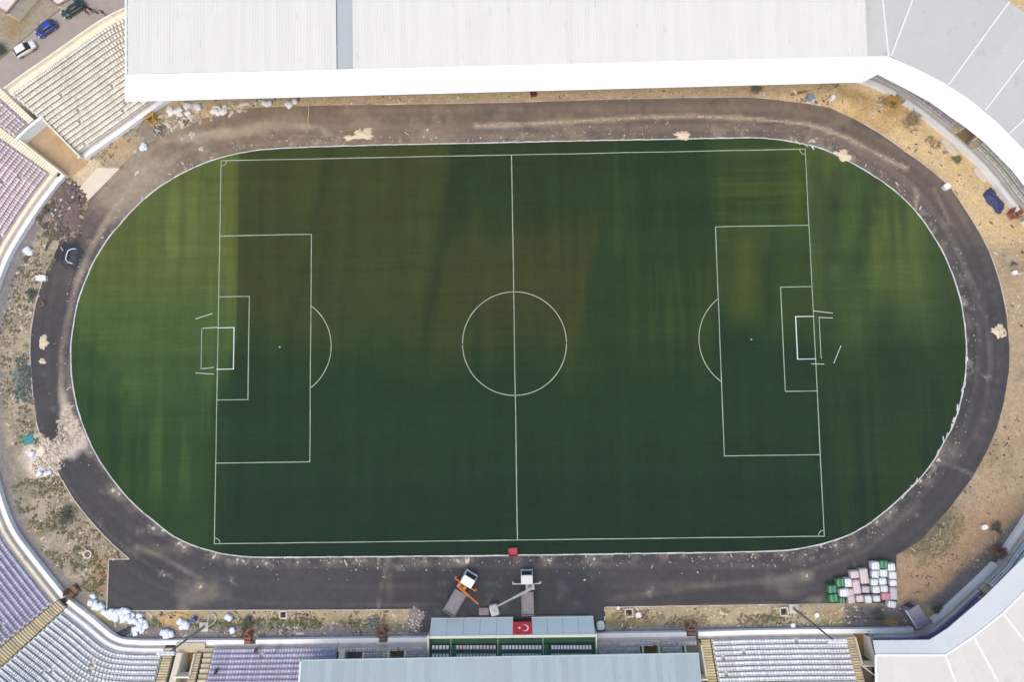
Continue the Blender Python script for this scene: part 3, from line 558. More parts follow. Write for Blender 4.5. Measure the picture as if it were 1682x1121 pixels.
# -- lower left: white seats
N3 = 19; sE = sb(262)
st3 = stand("terrace_stand", "terrace of white seats curving round the corner below the yellow steps", 205)
terrace(st3, N3, O0, Z0, holes_of(203.2, sE, []), MS_WHITE, first=MWALL); base_bits(st3, 203, sE, N3); stair(st3, 202.2, 1.7, N3, O0, Z0); parapet(st3, sx(120, 984), sb(281, 1052, .8)); stair(st3, sb(271), 1.5, N3, O0, Z0)
# -- lavender block
N4 = 16; h1 = (sb(295), sb(313))
st4 = stand("terrace_stand", "straight block of lavender seats left of the blue corrugated roof", 250)
a4, b4 = sb(345), sb(550)
terrace(st4, N4, O0, Z0, holes_of(a4, b4, []), MS_LAV, sp=.5, miss=.01, dsc=1.35); terrace(st4, N4, O0, Z0, holes_of(sb(327), a4 - .1, []), None, step_mat=MSTEP)
obj("landing", strip_mesh("landing", sb(282), sb(327), rect(.3, O0 + D_, 0, Z0 - .2)), MSTEP, st4); vomitory(st4, h1[0], h1[1], 1, 4, MFLOORB); obj("lower_landing", strip_mesh("lower_landing", sb(292), sb(313), rect(O0 + 5.6 * D_, O0 + 11 * D_, 0, 2.2)), MFLOORG, st4)
radial_wall(st4, sb(288), O0 + .8 * D_, O0 + 10 * D_, f1, 1.1, MCREAM, .15); stair(st4, sb(320), 1.2, N4, O0, Z0, kmin=1)
base_bits(st4, sb(327), b4, N4); parapet(st4, sb(281, 1052, .8), sb(400, 1052, .8)); parapet(st4, sb(420, 1052, .8), b4)
# -- central stand under the main roof
N5 = 12; b5 = sb(1150)
st5 = stand("terrace_stand", "central stand with grey seat rows beside the green tribune under the roof", 300)
t0, t1 = sb(703, 1050, 1.5), sb(981, 1050, 1.5)
H5 = [(sb(553), sb(593), 1, 6), (sb(636), sb(665), 1, 6), (t0, t1, 0, 6), (sb(1056), sb(1087), 1, 6), (sb(1124), b5, 1, 8)]
terrace(st5, N5, O0, Z0, holes_of(b4 + .1, b5, H5), MS_GREY, miss=.12); base_bits(st5, b4 + .1, b5, N5, skip=[(t0, t1)])
vomitory(st5, sb(566), sb(592), 1, 6, MFLOORG); vomitory(st5, sb(638), sb(663), 1, 6, MFLOORB); vomitory(st5, sb(1058), sb(1085), 1, 6, MFLOORB); vomitory(st5, sb(1130), sb(1154), 1, 6, MFLOORG)
radial_wall(st5, sb(559), O0 + .5 * D_, O0 + 6 * D_, f1, 1.0, MCREAM, .2); stair(st5, sb(628), 1.1, 8, O0, Z0); stair(st5, sb(1093), 1.1, 8, O0, Z0)
parapet(st5, b4 + .05, sb(621, 1052, .8)); parapet(st5, sb(637, 1052, .8), t0); parapet(st5, t1, sb(1127, 1044, .8))
# -- white block, lower right
N6 = 16; a6, b6 = sb(1173), sb(1396)
st6 = stand("terrace_stand", "straight block of white seats between two yellow stairways", 370)
terrace(st6, N6, O0, Z0, holes_of(a6, b6, []), MS_WHITE); base_bits(st6, sb(1156), sb(1412), N6); stair(st6, sb(1164), 1.5, N6, O0, Z0, mat=MYEL); stair(st6, sb(1403), 1.3, N6, O0, Z0); parapet(st6, sb(1147, 1044, .8), sb(1432, 1040, .8))
vomitory(st6, sb(1414), sb(1433), 0, 4, MFLOORB); obj("lower_landing", strip_mesh("lower_landing", sb(1414), sb(1434), rect(O0 + 5.6 * D_, O0 + 11 * D_, 0, 2.4)), MFLOORG, st6)
mb = MB(); p = W(1412, 1091, 5.2); q = W(1440, 1113, 6.2); mb.tube([p, q], .12, 6); mb.build("stair_rail", M("pink_rail", (214, 188, 178), .6), st6)
# -- lower right, under the ivory roof
N7 = 8; sA = sb(1436); sM = sx(1625, 975, 2.5); sZ = sx(1748, 560)
st7 = stand("terrace_stand", "covered corner stand of purple seats under the ivory panel roof", 400)
terrace(st7, N7, O0, Z0, holes_of(sA, sM - .8, []), MS_PURP, miss=.01, sp=.5, dsc=1.3); terrace(st7, N7, O0, Z0, holes_of(sM + .8, sZ, []), MS_WHITE); stair(st7, sM, 1.3, N7, O0, Z0)
base_bits(st7, sA, sZ, N7); parapet(st7, sb(1432, 1040, .8), sx(1500, 1031, .5)); parapet(st7, sx(1527, 1018), sx(1629, 923)); parapet(st7, sx(1644, 901), sZ)
# -- upper right, under the grey panel roof
N8 = 8; e8 = sx(1440, 146); g0, g1 = sx(1606, 222, 2.5), sx(1588, 207, 2.5)
st8 = stand("terrace_stand", "covered corner stand of lilac and cream rows under the grey roof", 450)
hh = [(g0, g1, 1, 5), (g0 - .1, g1 + .1, 0, 0)]
terrace(st8, N8, O0, Z0, holes_of(sZ + .2, g0 - 1.3, []), MS_CREAM); terrace(st8, N8, O0, Z0, holes_of(g1 + 1.3, e8 + 6, []), MS_MAUVE_LIT, sp=.5, dsc=1.2); vomitory(st8, g0, g1, 1, 5, MFLOOR); stair(st8, g0 - .7, 1.1, 9, O0, Z0, mat=MYEL); stair(st8, g1 + .7, 1.1, 9, O0, Z0, mat=MYEL)
base_bits(st8, sZ + .2, e8 + 6, N8); parapet(st8, sZ + .1, sx(1676, 366)); parapet(st8, sx(1664, 350), sx(1482, 172)); parapet(st8, sx(1467, 160), e8 + 6)
# -- top, mostly hidden under the white roof
N9 = 9; st9 = stand("terrace_stand", "long stand of concrete steps hidden under the white corrugated roof", 40)
a9, b9 = e8 + 6.2, LOOP + 77.8
terrace(st9, N9, O0, Z0, holes_of(a9, b9, []), None); base_bits(st9, a9, b9, N9); parapet(st9, a9, LOOP + 83.8, piece=8)

# ------------------------------------------------------------------ roofs
MROOF = M("white_roof_sheet", (221, 222, 214), .5, .03, .5, spec=.3, rand=.025, stretch=(1, .2, 1), dirt=((182, 184, 182), 1.1, .6, .5), world=True)
MROOFG = M("grey_roof_sheet", (196, 198, 193), .5, .04, .3, spec=.3, rand=.04, world=True, dirt=((170, 174, 174), .4, .58, .6)); MROOFV = M("blue_grey_valley_sheet", (172, 182, 184), .45, .03, .3, spec=.4, rand=.03)
MFASC = M("white_fascia_sheet", (240, 241, 240), .45, .02, .3, spec=.4, rand=.015); MFASB = M("pale_blue_fascia_sheet", (202, 210, 212), .5, .04, .3, spec=.3, rand=.02, world=True, dirt=((190, 198, 202), .4, .56, .6))
MROOFI = M("ivory_roof_sheet", (213, 212, 203), .55, .04, .3, spec=.3, rand=.03, world=True, dirt=((196, 194, 184), .3, .56, .6)); MROOFB = M("pale_blue_roof_sheet", (168, 184, 189), .42, .03, .3, spec=.3, rand=.07, stretch=(1, .25, 1), world=True, dirt=((148, 164, 172), .9, .58, .6))
MSEAM = M("white_seam_cap", (232, 235, 235), .5, .03, .5); MSTEEL = M("roof_steel", (150, 152, 154), .5, .1, .5, metal=.3)
def slab(name, pts, th, mat, parent):
    """planar-ish polygon (3-D points) with thickness downwards"""
    mb = MB(); n = len(pts); mb.v = [tuple(p) for p in pts] + [(p[0], p[1], p[2] - th) for p in pts]
    mb.f = [tuple(range(n)), tuple(range(n, 2 * n))[::-1]] + [(i, n + i, n + (i + 1) % n, (i + 1) % n) for i in range(n)]
    me = mb.mesh(name); bm = bmesh.new(); bm.from_mesh(me); bmesh.ops.recalc_face_normals(bm, faces=bm.faces); bm.to_mesh(me); bm.free()
    return obj(name, me, mat, parent)
def cap_strip(name, a, b, wd, mat, parent, up=.1):
    a = Vector(a); b = Vector(b); u = (b - a).normalized(); p = u.cross(Vector((0, 0, 1))).normalized() * wd / 2; z = Vector((0, 0, up))
    return slab(name, [a - p + z, b - p + z, b + p + z, a + p + z], up + .05, mat, parent)
def ribbed(root, a, b, v, n, mat, name="roof_sheet"):
    """n corrugated sheets side by side from a to b, each running along vector v; all share one mesh"""
    a = Vector(a); b = Vector(b); u = (b - a) / n; wv = u.length; nrmv = u.cross(v).normalized(); nrmv = nrmv if nrmv.z > 0 else -nrmv
    mb = MB(); k = 4; prof = []
    for i in range(k):
        t0_ = i / k
        prof += [(t0_ + .0, .0), (t0_ + .13, .0), (t0_ + .16, .03), (t0_ + .21, .03), (t0_ + .245, .0)]
    prof = [p for p in prof]; prof.append((.998, 0))
    m_ = len(prof)
    for t in (0, 1):
        for (x, h) in prof: mb.v.append(tuple(u * x + v * t + nrmv * h))
    mb.f = [(i, i + 1, m_ + i + 1, m_ + i) for i in range(m_ - 1)]
    me = mb.mesh(name); me.materials.append(mat)
    for i in range(n): obj(name, me, None, root, a + u * i + nrmv * random.uniform(-.008, .008))
def fascia(root, lo, hi, mat, th=.12):
    for i in range(len(lo) - 1): slab("fascia_panel", [lo[i], lo[i + 1], hi[i + 1], hi[i]], th, mat, root)
def lerp(a, b, t): return Vector(a) + (Vector(b) - Vector(a)) * t
ZA, ZB = 7.4, 8.8
# white corrugated roof along the top
rt = empty("stand_roof", (0, 0, 0), 0, "long white corrugated roof with bright white front fascia along the touchline", "roof")
F0, F1 = W(210, 122, ZB), W(1425, 93, ZB); dirw = (F1 - F0).normalized(); vd = Vector((-dirw.y, dirw.x, 0)) * 27 + Vector((0, 0, 1.2))
def atx(px): return W(px, 122 - 29 * (px - 210) / 1215, ZB)
n1_ = int((atx(553) - F0).length); ribbed(rt, F0, atx(553), vd, n1_, MROOF); ribbed(rt, atx(580), F1, vd, int((F1 - atx(580)).length), MROOF)
va, vb = atx(553.3), atx(579.7); vz = Vector((0, 0, -.25)); slab("valley_sheet", [va + vz, vb + vz, vb + vz + vd, va + vz + vd], .06, MROOFV, rt)
lo = [W(205 + (1417 - 205) * t, 167 - 32 * t, ZA) for t in np.linspace(0, 1, 21)]; hi = [W(205 + (1430 - 205) * t, 122.5 - 30 * t, ZB + .06) for t in np.linspace(0, 1, 21)]; fascia(rt, lo, hi, MFASC)
cap_strip("gable_trim", F0 + Vector((-.3, 0, 0)), F0 + vd + Vector((-.3, 0, 0)), .35, MSEAM, rt)
for t in np.linspace(.02, .98, 12):
    b = lerp(F0, F1, t) + vd * .62; mb = MB(); mb.tube([(b.x, b.y, 0), (b.x, b.y, b.z - .3)], .3, 8); mb.build("column", MSTEEL, rt); mb = MB(); c0 = lerp(F0, F1, t) + vd * .02; c1 = c0 + vd * .96; mb.tube([c0 - Vector((0, 0, .4)), c1 - Vector((0, 0, .4))], .16, 6); mb.build("rafter", MSTEEL, rt)
# grey radial roof, upper right
rg = empty("stand_roof", (0, 0, 0), 0, "grey radial panel roof with white seams curving round the corner", "roof")
Pi = [(1425, 93), (1459, 92), (1463, 92.5), (1557, 140), (1617, 182), (1657, 220), (1684, 248), (1730, 310), (1775, 390)]
Qo = [(1416, -95), (1440, -88), (1521, -60), (1657, 3), (1722, 45), (1775, 105), (1815, 170), (1860, 250), (1890, 340)]
PI = [W(x, y, ZB) for x, y in Pi]; QO = [W(x, y, 8.0) for x, y in Qo]
for i in range(len(PI) - 1):
    nsub = max(1, int((QO[i + 1] - QO[i]).length / 3.2))
    for j in range(nsub):
        t0_, t1_ = j / nsub, (j + 1) / nsub
        slab("roof_panel", [lerp(PI[i], PI[i + 1], t0_), lerp(PI[i], PI[i + 1], t1_), lerp(QO[i], QO[i + 1], t1_), lerp(QO[i], QO[i + 1], t0_)], .08, MROOFG, rg)
for i in range(1, len(PI)): cap_strip("seam_cap", PI[i], QO[i], .26, MSEAM, rg, .14)
lo_px = [(1418, 134.6), (1442, 122), (1487, 145), (1527, 167), (1562, 192), (1584, 207), (1619, 235), (1662, 279), (1700, 328), (1745, 400)]
hi_px = [(1430.1, 92.5), (1459, 92), (1507, 114), (1552, 137), (1586, 159), (1606, 174), (1639, 202), (1682, 246), (1724, 302), (1772, 384)]
fascia(rg, [W(x, y, ZA) for x, y in lo_px], [W(x, y, ZB + .06) for x, y in hi_px], MFASC)
for i in range(1, len(PI)):
    b = lerp(PI[i], QO[i], .6); mb = MB(); mb.tube([(b.x, b.y, 0), (b.x, b.y, b.z - .3)], .3, 8); mb.build("column", MSTEEL, rg)
# pale blue corrugated roof of the main stand, bottom
rm = empty("stand_roof", (0, 0, 0), 0, "pale blue corrugated roof of the main stand behind the green tribune", "roof")
G0, G1 = W(495, 1087.5, 6.0), W(1148, 1076, 6.0); dw = (G1 - G0).normalized(); vg = Vector((dw.y, -dw.x, 0)) * 24 + Vector((0, 0, 6.5)); ribbed(rm, G0, G1, vg, int((G1 - G0).length), MROOFB)
cap_strip("front_trim", G0 + Vector((0, .1, -.1)), G1 + Vector((0, .1, -.1)), .3, MROOFB, rm); cap_strip("gable_trim", G0 + Vector((-.1, 0, 0)), G0 + vg + Vector((-.1, 0, 0)), .3, MSEAM, rm)
for t in np.linspace(.02, .98, 9):
    b = lerp(G0, G1, t) + vg * .6; mb = MB(); mb.tube([(b.x, b.y, 0), (b.x, b.y, b.z - .3)], .3, 8); mb.build("column", MSTEEL, rm)
    c0 = lerp(G0, G1, t) + vg * .02; c1 = c0 + vg * .95; mb = MB(); mb.tube([c0 - Vector((0, 0, .4)), c1 - Vector((0, 0, .4))], .16, 6); mb.build("rafter", MSTEEL, rm)
# ivory roof with pale blue fascia, lower right
ri = empty("stand_roof", (0, 0, 0), 0, "ivory panel roof with pale blue fascia and white seams at the corner", "roof")
lo_px = [(1434, 1053), (1480, 1052.6), (1527, 1052), (1557, 1033), (1587, 1007), (1617, 981), (1650, 948), (1682, 916), (1725, 866), (1775, 795)]
hi_px = [(1438, 1077), (1490, 1077), (1552, 1077), (1599, 1046), (1623, 1027), (1647, 1008), (1665, 990), (1682, 973), (1728, 920), (1785, 838)]
LO = [W(x, y, 7.1) for x, y in lo_px]; HI = [W(x, y, 7.5) for x, y in hi_px]; fascia(ri, LO, [h + Vector((0, 0, .05)) for h in HI], MFASB)
Io = [(1441, 1290), (1540, 1300), (1690, 1290), (1790, 1240), (1830, 1195), (1870, 1150), (1900, 1110), (1925, 1070), (1970, 1000), (2010, 900)]
OO = [W(x, y, 7.0) for x, y in Io]
OO[2] = lerp(HI[2], W(1569, 1121, 7.42), 4.2); OO[3] = lerp(HI[3], W(1639, 1121, 7.38), 2.3); OO[5] = lerp(HI[5], W(1682, 1053, 7.38), 3.6); OO[4] = lerp(OO[3], OO[5], .5); OO[1] = lerp(OO[0], OO[2], .5); OO[6] = lerp(OO[5], OO[7], .5)
for i in range(len(HI) - 1):
    n_ = 2 if i < 3 else 1
    for j in range(n_): slab("roof_panel", [lerp(HI[i], HI[i + 1], j / n_), lerp(HI[i], HI[i + 1], (j + 1) / n_), lerp(OO[i], OO[i + 1], (j + 1) / n_ - .003), lerp(OO[i], OO[i + 1], j / n_ + .003)], .08, MROOFI, ri)
    cap_strip("ridge_cap", HI[i], HI[i + 1], .34, MSEAM, ri, .15)
for i in (0, 2, 3, 5, 7): cap_strip("seam_cap", HI[i], OO[i], .3, MSEAM, ri, .14)
for i in range(0, len(HI), 2):
    b = lerp(HI[i], OO[i], .4); mb = MB(); mb.tube([(b.x, b.y, 0), (b.x, b.y, b.z - .3)], .3, 8); mb.build("column", MSTEEL, ri)
# ------------------------------------------------------------------ green tribune with flag
MGREEN = M("green_paint", (44, 104, 70), .6, .15, .8, rand=.08); MGREEND = M("dark_green_floor", (30, 70, 52), .7, .15, .8); MGLASS = M("pale_blue_front_sheet", (196, 214, 218), .4, .04, .4, spec=.4, rand=.02); MRIM = M("pale_rim_paint", (214, 218, 202), .6, .06, .6)
tr = empty("tribune", W(841, 1045, 0), 0, "green seated tribune with pale blue sloped front below the main roof", "tribune")
TO = tr.location
xl, xr = W(708, 1020, 1).x - TO.x, W(975, 1020, 1).x - TO.x; yF = W(841, 1016, .7).y - TO.y; yT = W(841, 1044, 3.2).y - TO.y
dxl, dxr = W(843, 1016, .7).x - TO.x, W(873, 1016, .7).x - TO.x
def fslab(x0, x1, t0_, t1_, name="front_panel", mat=MGLASS):
    p = lambda x, t: Vector((x, yF + (yT - yF) * t, .7 + 2.5 * t)); slab(name, [p(x0, t0_), p(x1, t0_), p(x1, t1_), p(x0, t1_)], .08, mat, tr)
for (a, b, n, t0_) in ((xl, dxl, 5, 0), (dxl, dxr, 1, .30), (dxr, xr, 4, 0)):
    for i in range(n): fslab(a + (b - a) * i / n + .02, a + (b - a) * (i + 1) / n - .02, t0_, 1)
mb = MB(); mb.box(((xl + dxl) / 2, yF + .02, .34), (dxl - xl, .12, .68)); mb.build("front_skirt", MRIM, tr); mb = MB(); mb.box(((dxr + xr) / 2, yF + .02, .34), (xr - dxr, .12, .68)); mb.build("front_skirt", MRIM, tr)
MDARK = M("tunnel_dark", (40, 42, 46), .9, .1)
mb = MB(); mb.box(((dxl + dxr) / 2, yT, .05), (dxr - dxl, 3.4, .06)); mb.build("tunnel_floor", MDARK, tr)
for x in (dxl - .06, dxr + .06): mb = MB(); mb.add([(x - .06, yF, 0), (x + .06, yF, 0), (x + .06, yT - 1, 0), (x - .06, yT - 1, 0), (x - .06, yF, .62), (x + .06, yF, .62), (x + .06, yT - 1, 3.0), (x - .06, yT - 1, 3.0)], [(3, 2, 1, 0), (4, 5, 6, 7), (0, 1, 5, 4), (1, 2, 6, 5), (2, 3, 7, 6), (3, 0, 4, 7)]); mb.build("tunnel_wall", MDARK, tr)
mb = MB(); mb.box(((xl + xr) / 2, yT - .22, 3.24), (xr - xl + .3, .44, .14)); mb.build("rim", MRIM, tr)
mb = MB(); mb.box(((xl + xr) / 2, yT - .32, 2.3), (xr - xl, .2, 1.75)); mb.build("inner_wall", MGREEN, tr)
ys = [yT - .42, W(841, 1059, 2.2).y - TO.y, W(841, 1069, 2.7).y - TO.y, W(841, 1082, 3.3).y - TO.y, W(841, 1096, 3.9).y - TO.y]; zs = [1.9, 2.3, 2.75, 3.2]
for i in range(4):
    mb = MB(); mb.box(((xl + xr) / 2, (ys[i] + ys[i + 1]) / 2, zs[i] / 2), (xr - xl, ys[i] - ys[i + 1], zs[i])); mb.build("floor_step", MGREEN if i % 2 == 0 else MGREEND, tr)
for x in (xl - .14, xr + .14): mb = MB(); mb.box((x, (yF + ys[4]) / 2 - .9, 1.9), (.2, yF - ys[4] - 1.6, 3.8)); mb.build("side_wall", MRIM, tr)
MS_T = seatmat("tribune_white_seat", (242, 244, 244)); MS_P = seatmat("tribune_pinkish_seat", (238, 216, 220))
mb = MB(); mb.box((0, 0, .16), (.08, .2, .32)); mb.box((0, .02, .36), (.42, .42, .08)); mb.box((0, -.21, .58), (.42, .07, .42), rx=R(10)); sme = mb.mesh("seat"); sme.materials.append(MS_T); sme2 = mb.mesh("seat_pink"); sme2.materials.append(MS_P)
for (py, z) in ((1063.5, 2.3), (1077.5, 2.75)):
    for (x0, x1, n, pk) in ((709, 738, 5, 0), (749, 815, 12, 1), (824, 890, 12, 0), (905, 972, 13, 0)):
        for i in range(n):
            p = W(x0 + (x1 - x0) * (i + .5) / n, py, z + .4); obj("seat", sme2 if pk and random.random() < .7 else sme, None, tr, (p.x - TO.x, p.y - TO.y, z))
MRAIL = M("white_rail", (226, 232, 228), .5, .05)
for px in (741, 818, 892):
    x = W(px, 1060, 3).x - TO.x; mb = MB()
    mb.tube([(x, yT - .5, 2.95), (x, ys[4] + .2, 4.2)], .035, 6)
    for t in (0, .33, .66, 1): y = yT - .5 + (ys[4] + .2 - yT + .5) * t; mb.tube([(x, y, 1.9), (x, y, 2.95 + 1.25 * t)], .03, 6)
    mb.build("handrail", MRAIL, tr); mb = MB(); mb.box((x + .5, (ys[1] + ys[4]) / 2, 2.45), (.7, ys[1] - ys[4], .4)); mb.box((x + .5, (ys[2] + ys[4]) / 2, 2.7), (.7, ys[2] - ys[4], .5)); mb.build("aisle", M("aisle_green", (52, 122, 82), .6, .12), tr)
# flag hung over the tunnel mouth (on the sloped front)
sl_u = Vector((0, yT - yF, 2.5)).normalized(); sl_n = Vector((1, 0, 0)).cross(sl_u); sl_n = sl_n if sl_n.z > 0 else -sl_n
fl = empty("flag", W(858, 1030, 2.0), 0, "red flag with white crescent and star hung on the tribune front", "flag")
fl.location = TO + Vector(((dxl + dxr) / 2, yF + (yT - yF) * .62, .7 + 2.5 * .62)) + sl_n * .05
def fpt(a, b, h=0): return Vector((-a, 0, 0)) + sl_u * b + sl_n * h        # a to the right for a viewer on the pitch, b up the slope
FW, FH = (dxr - dxl) + .1, 2.35
mb = MB(); n = 12
for i in range(n + 1):
    for b in (-.5, .5): mb.v.append(tuple(fpt(-FW / 2 + FW * i / n, b * FH, .03 + .025 * math.sin(i * 1.3))))
    if i: mb.f.append((2 * i - 2, 2 * i - 1, 2 * i + 1, 2 * i))
mb.build("cloth", M("flag_red", (206, 44, 58), .8, .06, 1), fl)
MFW = M("flag_white", (240, 238, 236), .8, .03)
cx, rO, rI = -.45, .62, .5; mb = MB(); th0 = math.acos((rO ** 2 + .15 ** 2 - rI ** 2) / (2 * rO * .15)) if True else 0
out = [(cx + rO * math.cos(t), rO * math.sin(t)) for t in np.linspace(th0, 2 * math.pi - th0, 28)]
q = math.atan2(out[0][1], out[0][0] - cx - .15); inn = [(cx + .15 + rI * math.cos(t), rI * math.sin(t)) for t in np.linspace(q, 2 * math.pi - q, 28)]
for i in range(28): mb.v += [tuple(fpt(*out[i], .07)), tuple(fpt(*inn[i], .07))]
for i in range(27): mb.f.append((2 * i, 2 * i + 1, 2 * i + 3, 2 * i + 2))
mb.build("crescent", MFW, fl)
mb = MB(); c = (cx + .95, 0); mb.v = [tuple(fpt(*c, .07))] + [tuple(fpt(c[0] - (.32 if i % 2 == 0 else .125) * math.cos(i * math.pi / 5), (.32 if i % 2 == 0 else .125) * math.sin(i * math.pi / 5), .07)) for i in range(10)]; mb.f = [(0, 1 + i, 1 + (i + 1) % 10) for i in range(10)]; mb.build("star", MFW, fl)

# ------------------------------------------------------------------ goals lying on the turf
MPOST = M("white_post_paint", (236, 240, 238), .4, .04, 1)
def goal(label, gx, y0, y1, depth, side, back):
    g = empty("goal_frame", (gx, (y0 + y1) / 2, .1), 0, label, "goal"); hy = (y1 - y0) / 2; d = depth * side
    for s in (-1, 1): mb = MB(); mb.tube([(0, s * hy, .07), (d, s * hy, .07)], .07, 8); mb.build("post", MPOST, g)
    mb = MB(); mb.tube([(d, -hy - .06, .08), (d, hy + .06, .08)], .09, 8); mb.build("crossbar", MPOST, g)
    mb = MB(); mb.tube([(back, -hy, .04), (back, hy, .04)], .035, 6); mb.build("ground_bar", MPOST, g)
    return g
goal("white goal frame toppled forward on the turf left of centre field", W(357, 573).x, W(357, 607).y, W(357, 539).y, 3.0, 1, W(331.5, 573).x - W(357, 573).x)
g2 = goal("white goal frame toppled forward beside a leaning net pole", W(1338, 555).x, W(1337, 590).y, W(1337, 520).y, 3.2, -1, W(1346.5, 555).x - W(1338, 555).x)
for i, (a, b, lb) in enumerate([((322, 524), (348, 515.5), "loose net pole lying slanted just above the left toppled goal"), ((322, 613), (350, 615), "loose net pole lying below the left toppled goal"), ((333, 606), (350, 604), "short net stay lying against the left toppled goal"), ((334, 539.5), (356, 538), "thin net stay behind the left toppled goal corner"), ((1337, 511), (1367, 514.5), "loose net pole lying just above the right toppled goal"), ((1348, 522), (1367, 522.5), "short net stay lying behind the right toppled goal"), ((1381, 569), (1370, 596), "loose net pole lying apart behind the right goal"), ((1333, 598), (1353, 598.5), "short pole lying across the right goal line")]):
    p, q = W(*a, .13), W(*b, .13); mb = MB(); c = (p + q) / 2; L = (q - p); mb.tube([p - c, q - c], .05, 6); mb.box(p - c, (.12, .12, .1), math.atan2(L.y, L.x)); mb.box(q - c, (.12, .12, .1), math.atan2(L.y, L.x)); tag(mb.build("net_pole", MPOST, None, c), lb, "pole")

# ------------------------------------------------------------------ crane lorries
MTYRE = M("tyre_rubber", (36, 36, 38), .9, .1); MCHAS = M("chassis_dark", (58, 58, 62), .7, .15); MBED = M("lorry_bed_grey", (132, 130, 136), .8, .2, .9, dirt=((100, 96, 98), .8, .5, .6)); MWIN = M("dark_glass", (34, 40, 44), .15, .05, spec=.6); MCABW = M("cab_white", (236, 238, 240), .35, .03, coat=.3); MCABG = M("cab_grey_white", (206, 206, 204), .4, .05, coat=.2); MORA = M("crane_orange", (206, 122, 46), .5, .15, .8); MCRG = M("crane_grey", (178, 182, 182), .5, .12, .8)
def lorry(label, c, head, L, Wd, cabmat, cranemat, tur_off, boom_to, boom_z, rig):
    """c: centre on ground, head: heading angle; local +x forwards"""
    t = empty("crane_lorry", c, head, label, "lorry"); inv = Matrix.Rotation(-head, 3, 'Z'); cabL = 2.1
    mb = MB(); mb.box((0, 0, .75), (L - .3, .9, .3)); mb.build("chassis", MCHAS, t)
    x1 = L / 2; x0 = x1 - cabL; h = Wd / 2
    mb = MB()                                            # cab: tapered body with raked windscreen
    pr = [(x0, .6), (x1 - .05, .6), (x1, 1.0), (x1 - .12, 1.7), (x1 - .62, 2.65), (x0 + .1, 2.75), (x0, 2.6)]
    for s in (-1, 1): mb.v += [(x, s * (h - (.1 if z > 2 else 0)), z) for x, z in pr]
    n = len(pr); mb.f = [tuple(range(n)), tuple(range(n, 2 * n))[::-1]] + [(i, n + i, n + (i + 1) % n, (i + 1) % n) for i in range(n)]
    me = mb.mesh("cab"); bm = bmesh.new(); bm.from_mesh(me); bmesh.ops.recalc_face_normals(bm, faces=bm.faces); bmesh.ops.bevel(bm, geom=bm.edges[:], offset=.06, segments=2, affect='EDGES'); bm.to_mesh(me); bm.free(); cab = obj("cab", me, cabmat, t)
    mb = MB(); a = Vector((x1 - .12, 0, 1.74)); b = Vector((x1 - .58, 0, 2.58)); nn = Vector((b.z - a.z, 0, a.x - b.x)).normalized() * .03
    mb.add([a + nn + Vector((0, -h + .14, 0)), a + nn + Vector((0, h - .14, 0)), b + nn + Vector((0, h - .24, 0)), b + nn + Vector((0, -h + .24, 0))], [(0, 1, 2, 3)]); mb.build("windscreen", MWIN, cab)
    for s in (-1, 1):
        mb = MB(); mb.box((x0 + 1.0, s * (h - .03), 2.05), (.9, .06, .6)); mb.build("side_window", MWIN, cab); mb = MB(); mb.box((x1 - .35, s * (h + .2), 2.0), (.1, .22, .4)); mb.build("mirror", MCHAS, cab)
        mb = MB(); mb.box((x1, s * (h - .3), .95), (.06, .3, .18)); mb.build("headlight", MCABW, cab)
    for x in (x1 - .9, -L / 2 + 1.3, -L / 2 + 2.4):
        for s in (-1, 1):
            mb = MB(); mb.tube([(x, s * (h - .32), .48), (x, s * (h - .02), .48)], .48, 14); wl = mb.build("wheel", MTYRE, t); mb = MB(); mb.tube([(x, s * (h - .03), .48), (x, s * (h + .0), .48)], .24, 10); mb.build("rim", MCRG, wl)
    bx1 = x0 - 1.5; bx0 = -L / 2; mb = MB(); mb.box(((bx0 + bx1) / 2, 0, 1.12), (bx1 - bx0, Wd, .14)); bed = mb.build("bed", MBED, t)
    for (cc, sz) in ((((bx0 + bx1) / 2, h - .04, 1.35), (bx1 - bx0, .07, .4)), (((bx0 + bx1) / 2, -h + .04, 1.35), (bx1 - bx0, .07, .4)), ((bx0 + .04, 0, 1.35), (.07, Wd - .16, .4)), ((bx1 - .04, 0, 1.5), (.07, Wd - .16, .7))): mb = MB(); mb.box(cc, sz); mb.build("side_board", MBED, bed)
    tx = Vector((x0 - .75, tur_off, 0)); cr = MB(); cr.lathe([(.42, .9), (.42, 1.3), (.28, 1.45), (.26, 2.6), (.2, 2.75)], 12, tx); cr.box((tx.x, tx.y, 1.15), (1.0, Wd * .7, .4)); crane = cr.build("crane_column", cranemat, t)
    tip = inv @ (Vector(boom_to) - Vector(c)); tip.z = boom_z; st = tx + Vector((0, 0, 2.7)); back = (st - tip); back.z = 0; back.normalize()
    st2 = st + back * .5; mid = st2.lerp(tip, .55)
    mb = MB(); mb.tube([st2, mid], .21, 4); mb.build("boom", cranemat, crane); mb = MB(); mb.tube([mid, tip], .14, 4); mb.build("boom_extension", cranemat, crane); mb = MB(); mb.tube([tx + Vector((0, 0, 1.9)), st2.lerp(mid, .6) - Vector((0, 0, .12))], .09, 6); mb.build("hydraulic_ram", MCRG, crane)
    mb = MB(); mb.tube([tip, tip - Vector((0, 0, .7))], .025, 5); mb.box(tip - Vector((0, 0, .8)), (.16, .16, .25)); mb.build("hook", MCHAS, crane)
    for (sy, ln) in rig:
        s = 1 if sy > 0 else -1; mb = MB(); y1 = s * (h + ln); mb.box((x0 - .35, (s * h * .6 + y1) / 2, .85), (.16, abs(y1 - s * h * .6), .16)); mb.tube([(x0 - .35, y1 - s * .08, .85), (x0 - .35, y1 - s * .08, .06)], .07, 6); mb.box((x0 - .35, y1 - s * .08, .05), (.36, .36, .06)); mb.build("outrigger", MCRG if cranemat is MCRG else MORA, t)
    return t
